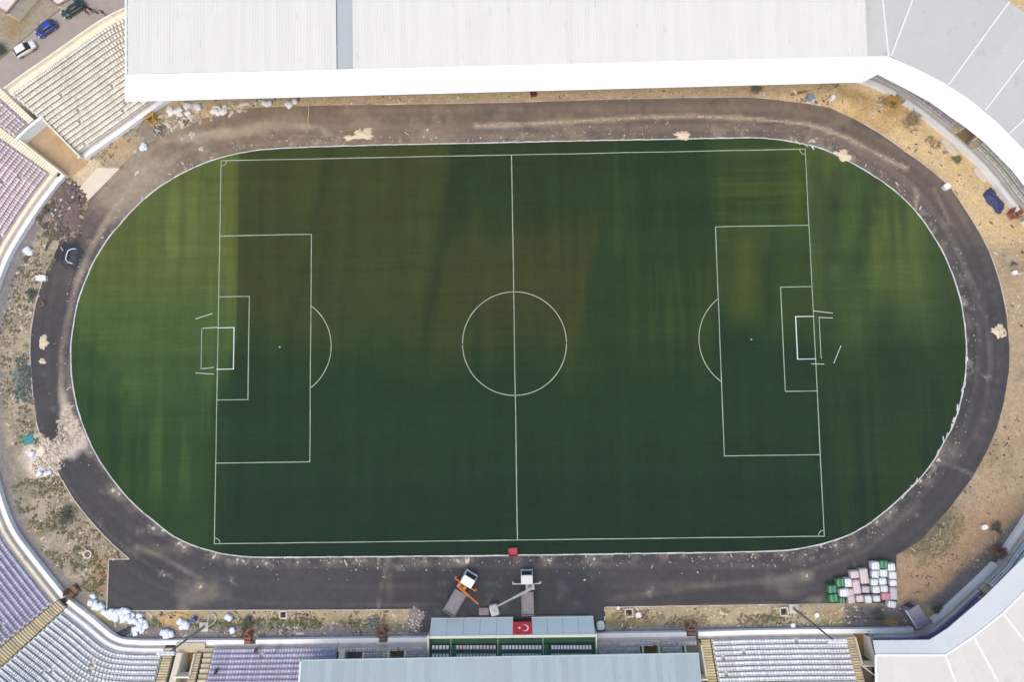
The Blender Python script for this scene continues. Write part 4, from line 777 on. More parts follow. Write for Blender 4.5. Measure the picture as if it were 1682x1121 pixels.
lorry("lorry with white cab and orange loading crane standing askew on the track", W(756.5, 974, .9) + Vector((0, 0, -.85)), R(58.5), 7.9, 2.25, MCABW, MORA, .35, W(786, 993, 3.2), 3.3, ((-1, 1.0), (1, .9)))
lorry("lorry with pale cab and long grey crane boom parked before the flag", W(866, 973, .9) + Vector((0, 0, -.85)), R(90.5), 7.6, 2.1, MCABG, MCRG, -.5, W(818, 996, 3.0), 3.0, ((-1, 1.3), (1, 1.4)))
def rbox(name, mat, c, size, rz=0, bulge=.12, sub=2, jit=.03, label=None, cat=None, group=None, parent=None, rnd=None):
    """soft sack / wrapped block: subdivided box pulled towards a rounded shape with wrinkles"""
    bm = bmesh.new(); bmesh.ops.create_cube(bm, size=1.0); bmesh.ops.subdivide_edges(bm, edges=bm.edges[:], cuts=sub, use_grid_fill=True)
    sd = random.random() * 99
    for v in bm.verts:
        d = v.co.normalized() * .5; v.co = v.co.lerp(d * 1.15, bulge); nz = mnoise.noise_vector(v.co * 3 + Vector((sd, sd, sd))) * jit; v.co += nz
        v.co = Vector((v.co.x * size[0], v.co.y * size[1], (v.co.z + .5) * size[2]))
    me = bpy.data.meshes.new(name); bm.to_mesh(me); bm.free(); me.polygons.foreach_set("use_smooth", [True] * len(me.polygons))
    o = obj(name, me, mat, parent, c, rz)
    return tag(o, label, cat, group)
MBAG = M("grey_bulk_bag", (186, 192, 196), .8, .12, 1.2); MPAV = M("mauve_paving_block", (138, 124, 130), .9, .2, 2, rand=.1); MWOOD = M("pallet_wood", (150, 122, 86), .85, .2, 2)
bb = rbox("bulk_bag", MBAG, W(812, 1002, .6) + Vector((0, 0, -.56)), (1.5, 1.9, 1.25), R(15), .4, 3, .05, "pale grey bulk bag standing under the long crane boom", "bag")
for i in range(4): a = i * math.pi / 2 + .8; mb = MB(); p = Vector((math.cos(a) * .5, math.sin(a) * .6, 1.1)); mb.tube([p, p * .5 + Vector((0, 0, .9)), Vector((0, 0, 1.55))], .035, 5); mb.build("sling", MBAG, bb)
pv = empty("paver_stack", W(795, 1004, .0), 0, "low stack of mauve paving blocks on the dark asphalt", "pavers")
for i in range(4):
    for j in range(3): mb = MB(); mb.box((-.6 + .4 * i, -.4 + .4 * j, .35), (.38, .38, .45)); mb.build("paver", MPAV, pv)
mb = MB(); mb.box((0, 0, .06), (1.7, 1.25, .12)); mb.build("pallet", MWOOD, pv)

# ------------------------------------------------------------------ pallets of sacks, lower right
MPW = M("white_wrap", (226, 234, 236), .45, .1, 1.2, rand=.05, spec=.5); MPP = M("pink_wrap", (214, 198, 200), .5, .14, 1.2, rand=.06); MPG = M("green_wrap", (54, 128, 84), .6, .25, 1.4, rand=.1); MPR = M("rose_wrap", (196, 138, 146), .5, .14, 1.2); MPL = M("lilac_wrap", (196, 190, 198), .5, .12, 1.2)
def pallet_stack(px, py, wp, hp, rot, mat, label, grp, h=None, z=0):
    """px,py: centre of the top as seen; wp,hp: its size in photo pixels"""
    h = h or random.uniform(1.15, 1.5); p = W(px, py, z + h); t = empty("wrapped_pallet", (p.x, p.y, z + .045), R(rot), label, "pallet", grp); sx_, sy_ = wp / 10.2, hp / 10.2
    mb = MB()
    for i in (-1, 0, 1): mb.box((0, i * sy_ * .42, .06), (sx_ * .96, .1, .1))
    for i in range(5): mb.box((-sx_ * .43 + sx_ * .215 * i, 0, .13), (.11, sy_ * .96, .03))
    mb.build("pallet", MWOOD, t)
    rbox("load", mat, (0, 0, .15), (sx_, sy_, h - .2), 0, .12, 4, .04, parent=t)
    mb = MB(); mb.box((0, 0, h * .55), (sx_ * 1.01, .06, .03)); 
    for i in (-.25, .25): q = MB(); q.box((sx_ * i, 0, h - .02), (.05, sy_ * .96, .05)); q.build("strap", M("pallet_strap", (186, 190, 188), .5), t)
def zp(x, y): return 1330 + x * 180 / 1682, 900 + y * 120 / 1121
WH = "white wrapped pallet load in the block standing on the track"; PK = "pink wrapped pallet load in the block standing on the track"; GR = "green wrapped pallet load at the edge of the pallet block"; GRP = "wrapped pallets set down on the track"
for (x, y, w_, h_, r_, k) in [(1015, 285, 118, 120, 2, 'w'), (1140, 265, 130, 120, -3, 'g'), (1262, 305, 112, 112, 2, 'w'), (1010, 415, 108, 108, -2, 'w'), (1142, 398, 108, 112, 1, 'w'), (1282, 432, 112, 112, 0, 'w'), (998, 538, 106, 96, -2, 'w'), (1132, 524, 108, 100, 2, 'w'), (1288, 550, 106, 94, 0, 'w'), (1026, 655, 108, 104, 3, 'w'), (1152, 640, 104, 100, 0, 'w'), (1294, 712, 108, 192, 0, 'l'), (1175, 755, 128, 108, 0, 'r'), (866, 650, 112, 100, -1, 'l'), (842, 445, 126, 232, 6, 'p'), (696, 420, 128, 112, 6, 'p'), (728, 610, 108, 220, 6, 'p'), (645, 800, 106, 122, 4, 'p'), (775, 790, 110, 104, 4, 'p'), (905, 800, 98, 116, 6, 'w'), (1035, 790, 100, 92, 2, 'w'), (640, 690, 84, 100, 4, 'p'), (536, 700, 138, 122, 4, 'w'), (598, 545, 106, 128, 4, 'w'), (472, 545, 124, 124, 5, 'g'), (352, 645, 136, 116, 4, 'g'), (372, 780, 140, 116, 6, 'g'), (500, 815, 90, 84, 0, 'g'), (1268, 880, 124, 104, -12, 'w')]:
    X_, Y_ = zp(x, y); mt = dict(w=MPW, p=MPP, g=MPG, l=MPL, r=MPR)[k]
    lb, gp = dict(w=(WH, "white " + GRP), p=(PK, "pink " + GRP), g=(GR, "green " + GRP), l=("lilac grey wrapped pallet load among the white ones on the track", "lilac " + GRP), r=("rose red wrapped pallet load among the white ones on the track", None))[k]
    if h_ > 200 and k == 'p': lb, gp = "long pink wrapped pallet load lying between the white and green ones", "long pink pallets"
    elif k == 'l': lb, gp = ("long lilac grey wrapped load beside the rose red one" if h_ > 150 else "square lilac grey wrapped load below a long pink one"), None
    elif k == 'g' and y < 300: lb, gp = "green wrapped pallet load between two white ones by the soil bank", None
    elif r_ < -10: lb, gp = "white wrapped pallet load set down askew apart from the block", None
    elif k == 'w' and x < 700: lb, gp = "white wrapped pallet load between the green and pink ones", "white loads next to green ones"
    pallet_stack(X_, Y_, w_ / 9.34, h_ / 9.34, r_, mt, lb, gp, z=.04)

# ------------------------------------------------------------------ cars
def car(label, px, py, head, body_rgb, name, L=4.2, Wd=1.78, hatch=True):
    p = W(px, py, .7); t = empty("parked_car", (p.x, p.y, 0.012), head, label, "car"); mt = M(name, body_rgb, .3, .04, 1, coat=.6, spec=.5); h = Wd / 2; k = L / 2
    def loft(secs, nm, mat, par, sm=True):
        mb = MB(); n = len(secs[0]); mb.v = [v for s in secs for v in s]
        for i in range(len(secs) - 1):
            for j in range(n): mb.f.append((i * n + j, i * n + (j + 1) % n, (i + 1) * n + (j + 1) % n, (i + 1) * n + j))
        mb.f += [tuple(range(n)), tuple(range((len(secs) - 1) * n, len(secs) * n))[::-1]]
        me = mb.mesh(nm); bm = bmesh.new(); bm.from_mesh(me); bmesh.ops.recalc_face_normals(bm, faces=bm.faces); bm.to_mesh(me); bm.free()
        if sm: me.polygons.foreach_set("use_smooth", [True] * len(me.polygons))
        return obj(nm, me, mat, par)
    def sec(x, hw, z0, z1, top): return [(x, -hw * .92, z0), (x, hw * .92, z0), (x, hw, (z0 + z1) / 2), (x, hw * top, z1), (x, hw * top * .5, z1 + .03), (x, -hw * top * .5, z1 + .03), (x, -hw * top, z1), (x, -hw, (z0 + z1) / 2)]
    body = loft([sec(-k, h * .72, .35, .72, .9), sec(-k + .2, h * .93, .22, .88, .93), sec(-k + .9, h, .2, .93, .95), sec(.3, h, .2, .92, .95), sec(k - 1.1, h * .99, .2, .88, .93), sec(k - .35, h * .9, .24, .74, .92), sec(k, h * .62, .36, .6, .9)], "body", mt, t)
    r0, r1 = (-k + .55, .35) if hatch else (-k + 1.05, .3)
    cabin = loft([sec(r0 - .35, h * .84, .86, .9, .9), sec(r0 + .15, h * .84, .88, 1.36, .86), sec(r0 + .5, h * .85, .88, 1.43, .86), sec(r1 - .1, h * .85, .88, 1.42, .86), sec(r1 + .85, h * .84, .84, .9, .9)], "cabin_glass", MWIN, t)
    rf = loft([sec(r0 + .12, h * .76, 1.36, 1.39, .94), sec(r0 + .5, h * .76, 1.40, 1.455, .95), sec(r1 - .12, h * .76, 1.40, 1.445, .95), sec(r1 + .05, h * .74, 1.36, 1.38, .94)], "roof", mt, t)
    for x in (k - .78, -k + .8):
        for s in (-1, 1): mb = MB(); mb.tube([(x, s * (h - .2), .31), (x, s * (h + .005), .31)], .31, 12); wl = mb.build("wheel", MTYRE, t); mb = MB(); mb.tube([(x, s * (h - .02), .31), (x, s * (h + .015), .31)], .19, 10); mb.build("rim", MCRG, wl)
    for s in (-1, 1):
        mb = MB(); mb.box((k - .22, s * h * .66, .66), (.24, .34, .12), -s * .4); mb.build("headlight", M("lamp_glass", (220, 224, 226), .2), t); mb = MB(); mb.box((-k + .1, s * h * .7, .76), (.12, .3, .14)); mb.build("tail_light", M("tail_red", (150, 24, 26), .3), t); mb = MB(); mb.box((r1 + .35, s * (h + .05), .96), (.14, .2, .12)); mb.build("mirror", mt, t)
    return t
car("white hatchback with dark windows parked on the road behind the stand", 40, 80, R(31), (238, 240, 242), "car_white"); car("bright blue hatchback parked between the white and dark cars", 75, 46.5, R(215), (26, 62, 150), "car_blue"); car("dark teal estate car parked beside standing people", 119.5, 14, R(213), (22, 62, 66), "car_teal", 4.7, hatch=False)

# ------------------------------------------------------------------ people
def person_mesh(name, sit=False):
    me = bpy.data.meshes.new(name); V = []; E_ = []; Rr = []
    def ad(p, r, par=None):
        V.append(p); Rr.append(r)
        if par is not None: E_.append((par, len(V) - 1))
        return len(V) - 1
    hz = .5 if sit else .92
    pel = ad((0, 0, hz), .15); ab = ad((0, 0, hz + .2), .14, pel); ch = ad((0, .01, hz + .42), .16, ab); nk = ad((0, .0, hz + .56), .065, ch); hd0 = ad((0, .03, hz + .66), .09, nk); hd1 = ad((0, .03, hz + .76), .1, hd0)
    for s in (-1, 1):
        hp = ad((s * .1, 0, hz - .04), .1, pel); kn = ad((s * .12, .42, hz - .02) if sit else (s * .11, .04, .5), .07, hp); an = ad((s * .12, .45, .1) if sit else (s * .11, .0, .09), .045, kn); ad((s * .13, .58 if sit else .16, .05), .04, an)
        sh = ad((s * .19, 0, hz + .47), .065, ch); el = ad((s * .26, -.02 if not sit else .1, hz + .2), .05, sh); wr = ad((s * .24, .12 if not sit else .34, hz + .06), .036, el); ad((s * .22, .2 if not sit else .42, hz + .05), .034, wr)
    me.from_pydata(V, E_, []); o = bpy.data.objects.new("tmp", me); C.objects.link(o); mo = o.modifiers.new("s", 'SKIN')
    for i, sv in enumerate(me.skin_vertices[0].data): sv.radius = (Rr[i], Rr[i] * (.8 if i < 3 else 1))
    me.skin_vertices[0].data[0].use_root = True; sb_ = o.modifiers.new("u", 'SUBSURF'); sb_.levels = 1; sb_.render_levels = 1
    dg = bpy.context.evaluated_depsgraph_get(); m2 = bpy.data.meshes.new_from_object(o.evaluated_get(dg)); bpy.data.objects.remove(o); m2.name = name
    m2.polygons.foreach_set("use_smooth", [True] * len(m2.polygons)); return m2, hz
MSKIN = M("skin", (190, 146, 120), .6, .04)
def person(label, p, rz, top, bottom, sit=False, grp=None):
    t = empty("person", p, rz, label, "person", grp); me, hz = person_mesh("body", sit); b = M("cloth_%d_%d_%d" % bottom, bottom, .85, .1)
    tm = M("cloth_%d_%d_%d" % top, top, .85, .1); me.materials.clear()
    for m_ in (tm, b, MSKIN): me.materials.append(m_)
    for f in me.polygons:
        z = f.center.z; f.material_index = 2 if z > hz + .56 or (abs(f.center.x) > .2 and z < hz + .1 and f.center.y > .1 and not z < hz - .1) else (0 if z > hz + .02 else 1)
    obj("body", me, None, t); mb = MB(); mb.lathe([(.06, hz + .69), (.105, hz + .73), (.11, hz + .79), (.08, hz + .86), (.02, hz + .885)], 10, (0, .015, 0)); mb.build("hair", M("hair_dark", (36, 30, 28), .8), t, smooth=True); return t
G0_ = .012
for (px, py, rz, tp, bt, lb) in [(138, 9.5, 30, (34, 36, 42), (40, 40, 46), "person in dark jacket standing close to the teal car"), (149, 15.5, 200, (30, 30, 36), (52, 54, 62), "person in black top standing on the road beside a motorbike"), (142, 19, 80, (150, 70, 66), (60, 60, 66), "person in dull red top standing behind the teal car"), (169, 20.5, 250, (96, 78, 70), (50, 50, 56), "person in brown top standing alone near the terrace wall")]:
    person(lb, W(px, py, .9) * Vector((1, 1, 0)) + Vector((0, 0, G0_)), R(rz), tp, bt)
def on_row(px, py, k):
    s_, o_ = so(px, py, Z0 + RZ * k + .6); q = pos(s_, O0 + k * D_ + .3); return Vector((q[0], q[1], Z0 + RZ * k)), s_
for (px, py, k, tp, bt, lb) in [(419, 1067, 0, (30, 32, 36), (44, 44, 52), "person in black sitting in the lowest lavender row"), (427, 1068, 0, (226, 228, 230), (60, 60, 70), "person in white top sitting next to a person in black"), (455, 1063, 0, (232, 232, 232), (40, 42, 50), "person in white top sitting alone in the lowest lavender row"), (356, 1102, 4, (40, 40, 48), (40, 40, 48), "person in dark clothes sitting higher up among lavender seats")]:
    q, s_ = on_row(px, py, k); n_ = nrm(s_); person(lb, q, math.atan2(-n_[1], -n_[0]) - math.pi / 2, tp, bt, True)
# motorbike by the people
mbk = empty("motorbike", W(153, 17, .5) * Vector((1, 1, 0)) + Vector((0, 0, .01)), R(-30), "small dark motorbike standing on the road behind the terrace", "motorbike")
for x in (-.62, .62): mb = MB(); mb.tube([(x, -.06, .3), (x, .06, .3)], .3, 12); mb.build("wheel", MTYRE, mbk)
mb = MB(); mb.box((0, 0, .5), (.7, .26, .34)); mb.build("engine", MCHAS, mbk); mb = MB(); mb.box((-.25, 0, .8), (.7, .24, .1)); mb.build("seat", MTYRE, mbk); mb = MB(); mb.box((.2, 0, .82), (.42, .26, .2)); mb.build("tank", M("bike_red", (120, 30, 32), .4), mbk); mb = MB(); mb.tube([(.62, 0, .3), (.42, 0, 1.0)], .05, 6); mb.tube([(.42, -.35, 1.02), (.42, .35, 1.02)], .025, 6); mb.build("handlebar", MCRG, mbk)
# ------------------------------------------------------------------ floodlight masts
MMAST = M("mast_steel", (168, 164, 150), .5, .1, .6, metal=.2)
def mast(label, base, top):
    b = W(*base); lo_, hi_ = 5., 30.
    tv = np.array(top, float)
    hs = np.linspace(4, 30, 400); q = np.stack(PXL(np.full(400, b.x), np.full(400, b.y), hs), 1); h = float(hs[np.hypot(*(q - tv).T).argmin()])
    t = empty("floodlight_mast", b, 0, label, "floodlight"); mb = MB(); mb.box((0, 0, .15), (1.5, 1.5, .3)); mb.build("footing", MCONC, t)
    mb = MB(); mb.tube([(0, 0, .3), (0, 0, h * .5)], .26, 10, .19); mb.build("lower_pole", MMAST, t); mb = MB(); mb.tube([(0, 0, h * .5), (0, 0, h)], .15, 8, .1); mb.build("upper_pole", M("mast_dark_steel", (104, 112, 106), .5, .1), t)
    mb = MB(); mb.box((0, 0, h), (2.8, .14, .14)); mb.box((0, 0, h - .5), (1.6, .1, .1)); cb = mb.build("crossarm", MMAST, t)
    for x in (-1.05, -.36, .36, 1.05): mb = MB(); mb.box((x, .2, h + .12), (.62, .4, .6), rx=R(-35)); mb.build("lamp", M("lamp_housing_white", (244, 246, 246), .35), cb)
mast("grey floodlight mast standing by the sacks below the track bend", (336, 1030), (272, 1075)); mast("grey floodlight mast rising from the strip near the pallets", (1303, 1000), (1377, 1053))

# ------------------------------------------------------------------ gates of rusty sheet in the gaps of the inner wall
MRUST = M("rusty_steel", (116, 94, 82), .85, .3, 1.2, dirt=((168, 112, 72), 1.5, .5, .7)); MRED = M("red_lead_steel", (156, 98, 80), .8, .25, 1.0); MYG = M("yellow_gate_paint", (190, 156, 84), .7, .25, 1.2, dirt=((150, 92, 48), 1.2, .52, .8))
def gate(label, px, py, rz, mat, wd=1.7, open_=55, h=1.5):
    p = W(px, py); t = empty("steel_gate", p, R(rz), label, "gate")
    for s in (-1, 1):
        a = R(open_) * s; hx = s * wd * .55; u = Vector((-s * math.cos(a), -math.sin(abs(a)), 0)); L = wd * .55; c = Vector((hx, 0, 0)) + u * L / 2; ang = math.atan2(u.y, u.x)
        mb = MB(); mb.box(c + Vector((0, 0, h / 2 + .08)), (L, .05, h), ang); lf = mb.build("gate_leaf", mat, t)
        mb = MB(); mb.box(c + Vector((0, 0, h + .1)), (L + .06, .1, .1), ang); mb.box(c + Vector((0, 0, .1)), (L + .06, .1, .1), ang); mb.build("frame", mat, lf); mb = MB(); mb.box((hx, 0, h / 2 + .1), (.14, .14, h + .2)); mb.build("gate_post", mat, t)
    mb = MB(); mb.box((0, -.55, .1), (wd * .9, .9, .12), 0, R(6)); mb.build("sill_plate", mat, t)
    mb = MB(); mb.box((0, .55, .45), (wd * .8, .5, .35)); mb.box((0, 1.0, .75), (wd * .8, .5, .35)); mb.build("steps", mat, t)
gate("rusty brown gate at the foot of the lower yellow steps", 121, 973, 320, MRUST); gate("red lead painted gate in the wall before the lavender seats", 408, 1043, 180, MRED); gate("brown rusted gate in the wall left of the tribune", 628, 1038, 180, MRUST); gate("dark rusty gate in the wall right of the tribune", 1134, 1029, 180, MRUST); gate("rusty gate with green weeds in the lower right bend wall", 1636, 905, 223, MRUST); gate("orange rusted gate by the blue tarpaulin in the right wall", 1663, 352, 303, MRED); gate("yellow gate standing open in the upper right wall", 1462, 170, 330, MYG, 2.1); gate("yellow and orange gate at the end of the cream terrace wall", 251, 196, 35, MYG, 2.0)

# ------------------------------------------------------------------ container cabin, tarpaulin, slabs and the like
MCAB = M("cabin_grey_blue", (132, 134, 154), .5, .12, .6, dirt=((110, 110, 124), .6, .55, .6)); MSLAB = M("pale_slab_concrete", (212, 202, 186), .9, .12, 1.0, .2, rand=.06); MWB = M("white_block", (236, 234, 228), .7, .08, 1.2, rand=.05)
ca, cb_ = W(1499, 1000, 2.2), W(1517, 1028, 2.2); cc = (ca + cb_) / 2; ang = math.atan2(cb_.y - ca.y, cb_.x - ca.x)
t = empty("site_cabin", (cc.x, cc.y, 0), ang, "grey blue site cabin beside the wall at the lower right bend", "cabin"); L = (cb_ - ca).length
mb = MB(); mb.box((0, 0, 1.15), (L, 2.1, 2.1)); mb.build("body", MCAB, t); mb = MB(); mb.box((0, 0, 2.24), (L + .16, 2.26, .1)); rf_ = mb.build("roof", MCAB, t)
for i in range(6): mb = MB(); mb.box((-L / 2 + L * (i + .5) / 6, 0, 2.31), (.07, 2.1, .05)); mb.build("roof_rib", MCAB, rf_)
mb = MB(); mb.box((-L / 2 - .03, .2, 1.1), (.06, .8, 1.9)); mb.build("door", M("cabin_door_dark", (44, 62, 56), .6), t); mb = MB(); mb.box((0, -1.07, 1.4), (1.0, .06, .8)); mb.build("window", MWIN, t); mb = MB(); mb.box((-.2, -1.2, 2.2), (L + .2, .12, .12)); mb.build("gutter", MWB, t)
def cloth(name, px, py, sxm, sym, rz, mat, label, cat, h=.5, seed=0, fold=.25):
    """crumpled sheet draped over a low heap"""
    p = W(px, py); n = 16; mb = MB()
    for j in range(n + 1):
        for i in range(n + 1):
            u, v = i / n - .5, j / n - .5; e = 1 + .3 * mnoise.noise(Vector((u * 3, v * 3, seed + 5))); hh = h * max(0, 1 - (2.1 * max(abs(u), abs(v))) ** 3) * (.7 + .6 * mnoise.noise(Vector((u * 5, v * 5, seed)))) + fold * abs(mnoise.noise(Vector((u * 9, v * 9, seed + 2)))) * (1 - max(abs(u), abs(v)) * 1.4)
            mb.v.append((u * sxm * e, v * sym * e, max(.05, hh + .05)))
    for j in range(n):
        for i in range(n): a = j * (n + 1) + i; mb.f.append((a, a + 1, a + n + 2, a + n + 1))
    return tag(mb.build(name, mat, None, p, R(rz), smooth=True), label, cat)
MTARP = M("blue_tarp", (58, 66, 112), .55, .2, 1, spec=.4); MTEAL = M("turquoise_sheet", (60, 142, 146), .6, .2, 1.2); MBLK = M("black_sheet", (30, 38, 54), .5, .2, 1.2, spec=.5)
cloth("tarpaulin", 1632, 330, 2.3, 4.2, 35, MTARP, "dark blue tarpaulin heaped against the right wall", "tarpaulin", 1.0, 1); cloth("plastic_sheet", 47, 722, 1.9, 1.7, 20, MTEAL, "crumpled turquoise plastic sheet on the pale soil", "sheet", .35, 2); cloth("plastic_sheet", 115, 418, 2.9, 3.6, -10, MBLK, "black plastic sheet spread on the track by the rubble", "sheet", .3, 3); cloth("plastic_sheet", 205, 1040, 2.4, 1.2, 30, MBLK, "dark folded sheet lying below the heap of white sacks", "sheet", .25, 4)
# white cord lying on the black sheet
pts = [W(x, y, .62) for x, y in [(125, 409), (118, 409), (112, 412), (109, 419), (108, 427), (112, 431), (119, 433)]]; c = pts[3].copy(); mb = MB(); mb.tube([q - c for q in pts], .09, 6); tag(mb.build("rope", MWB, None, c), "white rope curled on the black plastic sheet", "rope")
def slabo(name, px, py, L, Wd, h, rz, mat, label, cat, grp=None, chip=.06):
    p = W(px, py); mb = MB(); n = 10; poly = []
    for i in range(n):
        a = 2 * math.pi * i / n; x, y = math.cos(a), math.sin(a); k = 1 / max(abs(x), abs(y)); poly.append((x * k * L / 2 * (1 + random.uniform(-chip, chip)), y * k * Wd / 2 * (1 + random.uniform(-chip, chip))))
    mb.prism(poly, 0, h); return tag(mb.build(name, mat, None, p + Vector((0, 0, .01)), R(rz), bevel=.03), label, cat, grp)
slabo("concrete_slab", 1560, 245, 4.2, 1.15, .3, -52, MSLAB, "long pale concrete slab lying on golden sand by the wall", "slab"); slabo("concrete_slab", 1609, 288, 3.0, 1.1, .25, -50, MSLAB, "worn pale slab lying between the sand and the blue tarpaulin", "slab"); slabo("stone_block", 1552, 308, 1.1, 1.1, .8, 40, MWB, "white stone block at the sandy outer edge of the track", "block"); slabo("stone_block", 71, 458, 1.9, 1.1, .7, 0, MWB, "white stone block lying where left track meets dry soil", "block"); slabo("stone_block", 1664, 449, .9, .8, .6, 10, MWB, "small white block beside grey debris on the right soil", "block"); slabo("stone_block", 1615, 866, 1.0, .8, .5, 20, MWB, "flat pale block on the brown bank at the lower bend", "block"); slabo("stone_block", 1048, 1010, .9, .9, .6, 10, MWB, "white block on the soil strip right of the tribune", "block"); slabo("stone_block", 1340, 1010, .7, .7, .5, 30, MWB, "cream block on the strip between mast and pallets", "block"); slabo("stone_block", 1301, 1027, .7, .7, .5, 15, MWB, "small white block near the wall below the mast", "block"); slabo("stone_block", 1015, 999, .5, .6, .4, 0, MWB, "tiny white block at the corner of the soil strip", "block"); slabo("concrete_slab", 986, 1027, 1.3, 1.5, .6, 5, M("blue_grey_crate", (176, 190, 198), .7, .1), "pale blue grey chest beside the tribune end", "chest")
# sloping concrete pad beside the ramp
mb = MB(); poly = [W(x, y).xy for x, y in [(160, 276), (197, 277), (144, 331), (129, 312)]]; c = W(160, 300); mb.prism([(p.x - c.x, p.y - c.y) for p in poly], 0, .09); tag(mb.build("concrete_pad", M("pad_concrete", (224, 212, 192), .9, .08, .6), None, c), "smooth pale concrete pad at the mouth of the sunken ramp", "pad")
# manholes: kerbed box with dark opening
def manhole(px, py, label, sz=1.3, ring=False):
    t = empty("manhole", W(px, py), R(3), label, "manhole"); mb = MB()
    if ring: mb.lathe([(sz * .5, 0), (sz * .5, .3), (sz * .34, .3), (sz * .34, .06)], 16)
    else:
        for (x, y, a, b) in ((0, sz / 2, sz, .2), (0, -sz / 2, sz, .2), (sz / 2, 0, .2, sz - .22), (-sz / 2, 0, .2, sz - .22)): mb.box((x, y, .15), (a, b, .3))
    mb.build("rim", MSLAB, t); mb = MB(); mb.box((0, 0, .04), (sz * .6, sz * .6, .06)); mb.build("pit", MDARK, t)
manhole(1287, 1005, "square manhole with dark opening beside the right mast"); manhole(1033, 1007, "square manhole with dark opening right of the tribune"); manhole(145, 911, "round white manhole ring on the weedy left soil", 1.5, True); manhole(466, 1010, "dark square manhole on the tan strip left of the tribune", 1.2)
# small brown-red cart, red crate on the kerb, blue barrel and hoses
MCR = M("crate_red", (176, 62, 84), .6, .15, 1.2)
def crate(px, py, L, Wd, h, rz, mat, label, cat="crate", z=0):
    t = empty("slatted_crate", W(px, py, z), R(rz), label, cat)
    for s in (-1, 1):
        for k in range(3):
            mb = MB(); mb.box((0, s * (Wd / 2 - .03), h * (k + .5) / 3), (L, .05, h / 3 - .05)); mb.build("slat", mat, t); mb = MB(); mb.box((s * (L / 2 - .03), 0, h * (k + .5) / 3), (.05, Wd - .12, h / 3 - .05)); mb.build("slat", mat, t)
    mb = MB(); mb.box((0, 0, .05), (L - .08, Wd - .08, .06)); mb.build("base", mat, t)
    for sx_ in (-1, 1):
        for sy_ in (-1, 1): mb = MB(); mb.box((sx_ * (L / 2 - .09), sy_ * (Wd / 2 - .09), h / 2), (.08, .08, h)); mb.build("corner_post", mat, t)
crate(842.5, 907, 1.55, 1.45, .7, 4, MCR, "red slatted crate standing on the kerb by the halfway line", z=.15); crate(876, 155, 1.1, 1.0, .8, 10, M("crate_brown_red", (128, 66, 60), .7, .2), "brown red crate on the sand strip below the white fascia"); crate(71, 500, .8, .7, .5, 20, MWOOD, "small wooden crate lying on the left soil")
def barrel(px, py, mat, label, r=.32, h=.9):
    t = empty("barrel", W(px, py), 0, label, "barrel"); mb = MB(); mb.lathe([(r * .92, 0), (r, .05), (r, h * .33), (r * 1.05, h * .36), (r, h * .39), (r, h * .66), (r * 1.05, h * .69), (r, h * .72), (r, h - .04), (r * .94, h)], 16); mb.build("drum", mat, t, smooth=False); mb = MB(); mb.lathe([(r * .85, h - .01), (r * .85, h + .02)], 14); mb.build("lid", mat, t)
MBLU = M("barrel_blue", (44, 92, 150), .5, .1); barrel(321, 1017, MBLU, "blue drum next to the coiled hose at the lower strip", .42, 1.0); barrel(1329, 162, M("barrel_pale_blue", (120, 150, 172), .6, .15), "pale blue drum among junk under the upper fascia", .6, 1.0); barrel(1365, 163, MWB, "white drum among junk at the upper right sand", .42, 1.0)
def hose(pxs, r, mat, label, z=.06):
    P = smooth_loop([W(x, y).xy for x, y in pxs], .35, 2, False); c = P[len(P) // 2]; mb = MB(); mb.tube([(p[0] - c[0], p[1] - c[1], z + r) for p in P], r, 6); tag(mb.build("hose", mat, None, (c[0], c[1], 0)), label, "hose")
MHY = M("hose_yellow", (216, 184, 84), .6, .08); hose([(268, 1028), (267, 1016), (275, 1010), (292, 1008), (306, 1010), (313, 1016)], .07, MHY, "yellow hose looped on orange soil beside white sacks"); hose([(313, 1015), (318, 1022), (321, 1030), (319, 1036)], .07, M("hose_cream", (206, 198, 170), .6), "pale hose running from the blue drum"); hose([(342, 1022), (344, 1012), (350, 1007), (356, 1012), (356, 1020), (349, 1026), (342, 1030)], .11, M("hose_grey", (190, 190, 180), .6), "thick grey hose coil lying below the track edge"); hose([(507, 175), (508, 185), (506, 196), (507, 205)], .09, M("hose_sand", (206, 186, 150), .7), "pale hose lying across the dusty upper track"); hose([(1381, 1018), (1402, 1017), (1420, 1018), (1436, 1017)], .06, M("hose_dark", (90, 88, 90), .6), "dark hose along the grey apron below the pallets"); hose([(250, 200), (254, 215), (262, 222), (268, 230)], .05, M("hose_lime", (200, 200, 150), .6), "thin pale hose hanging down from the yellow gate to the track")
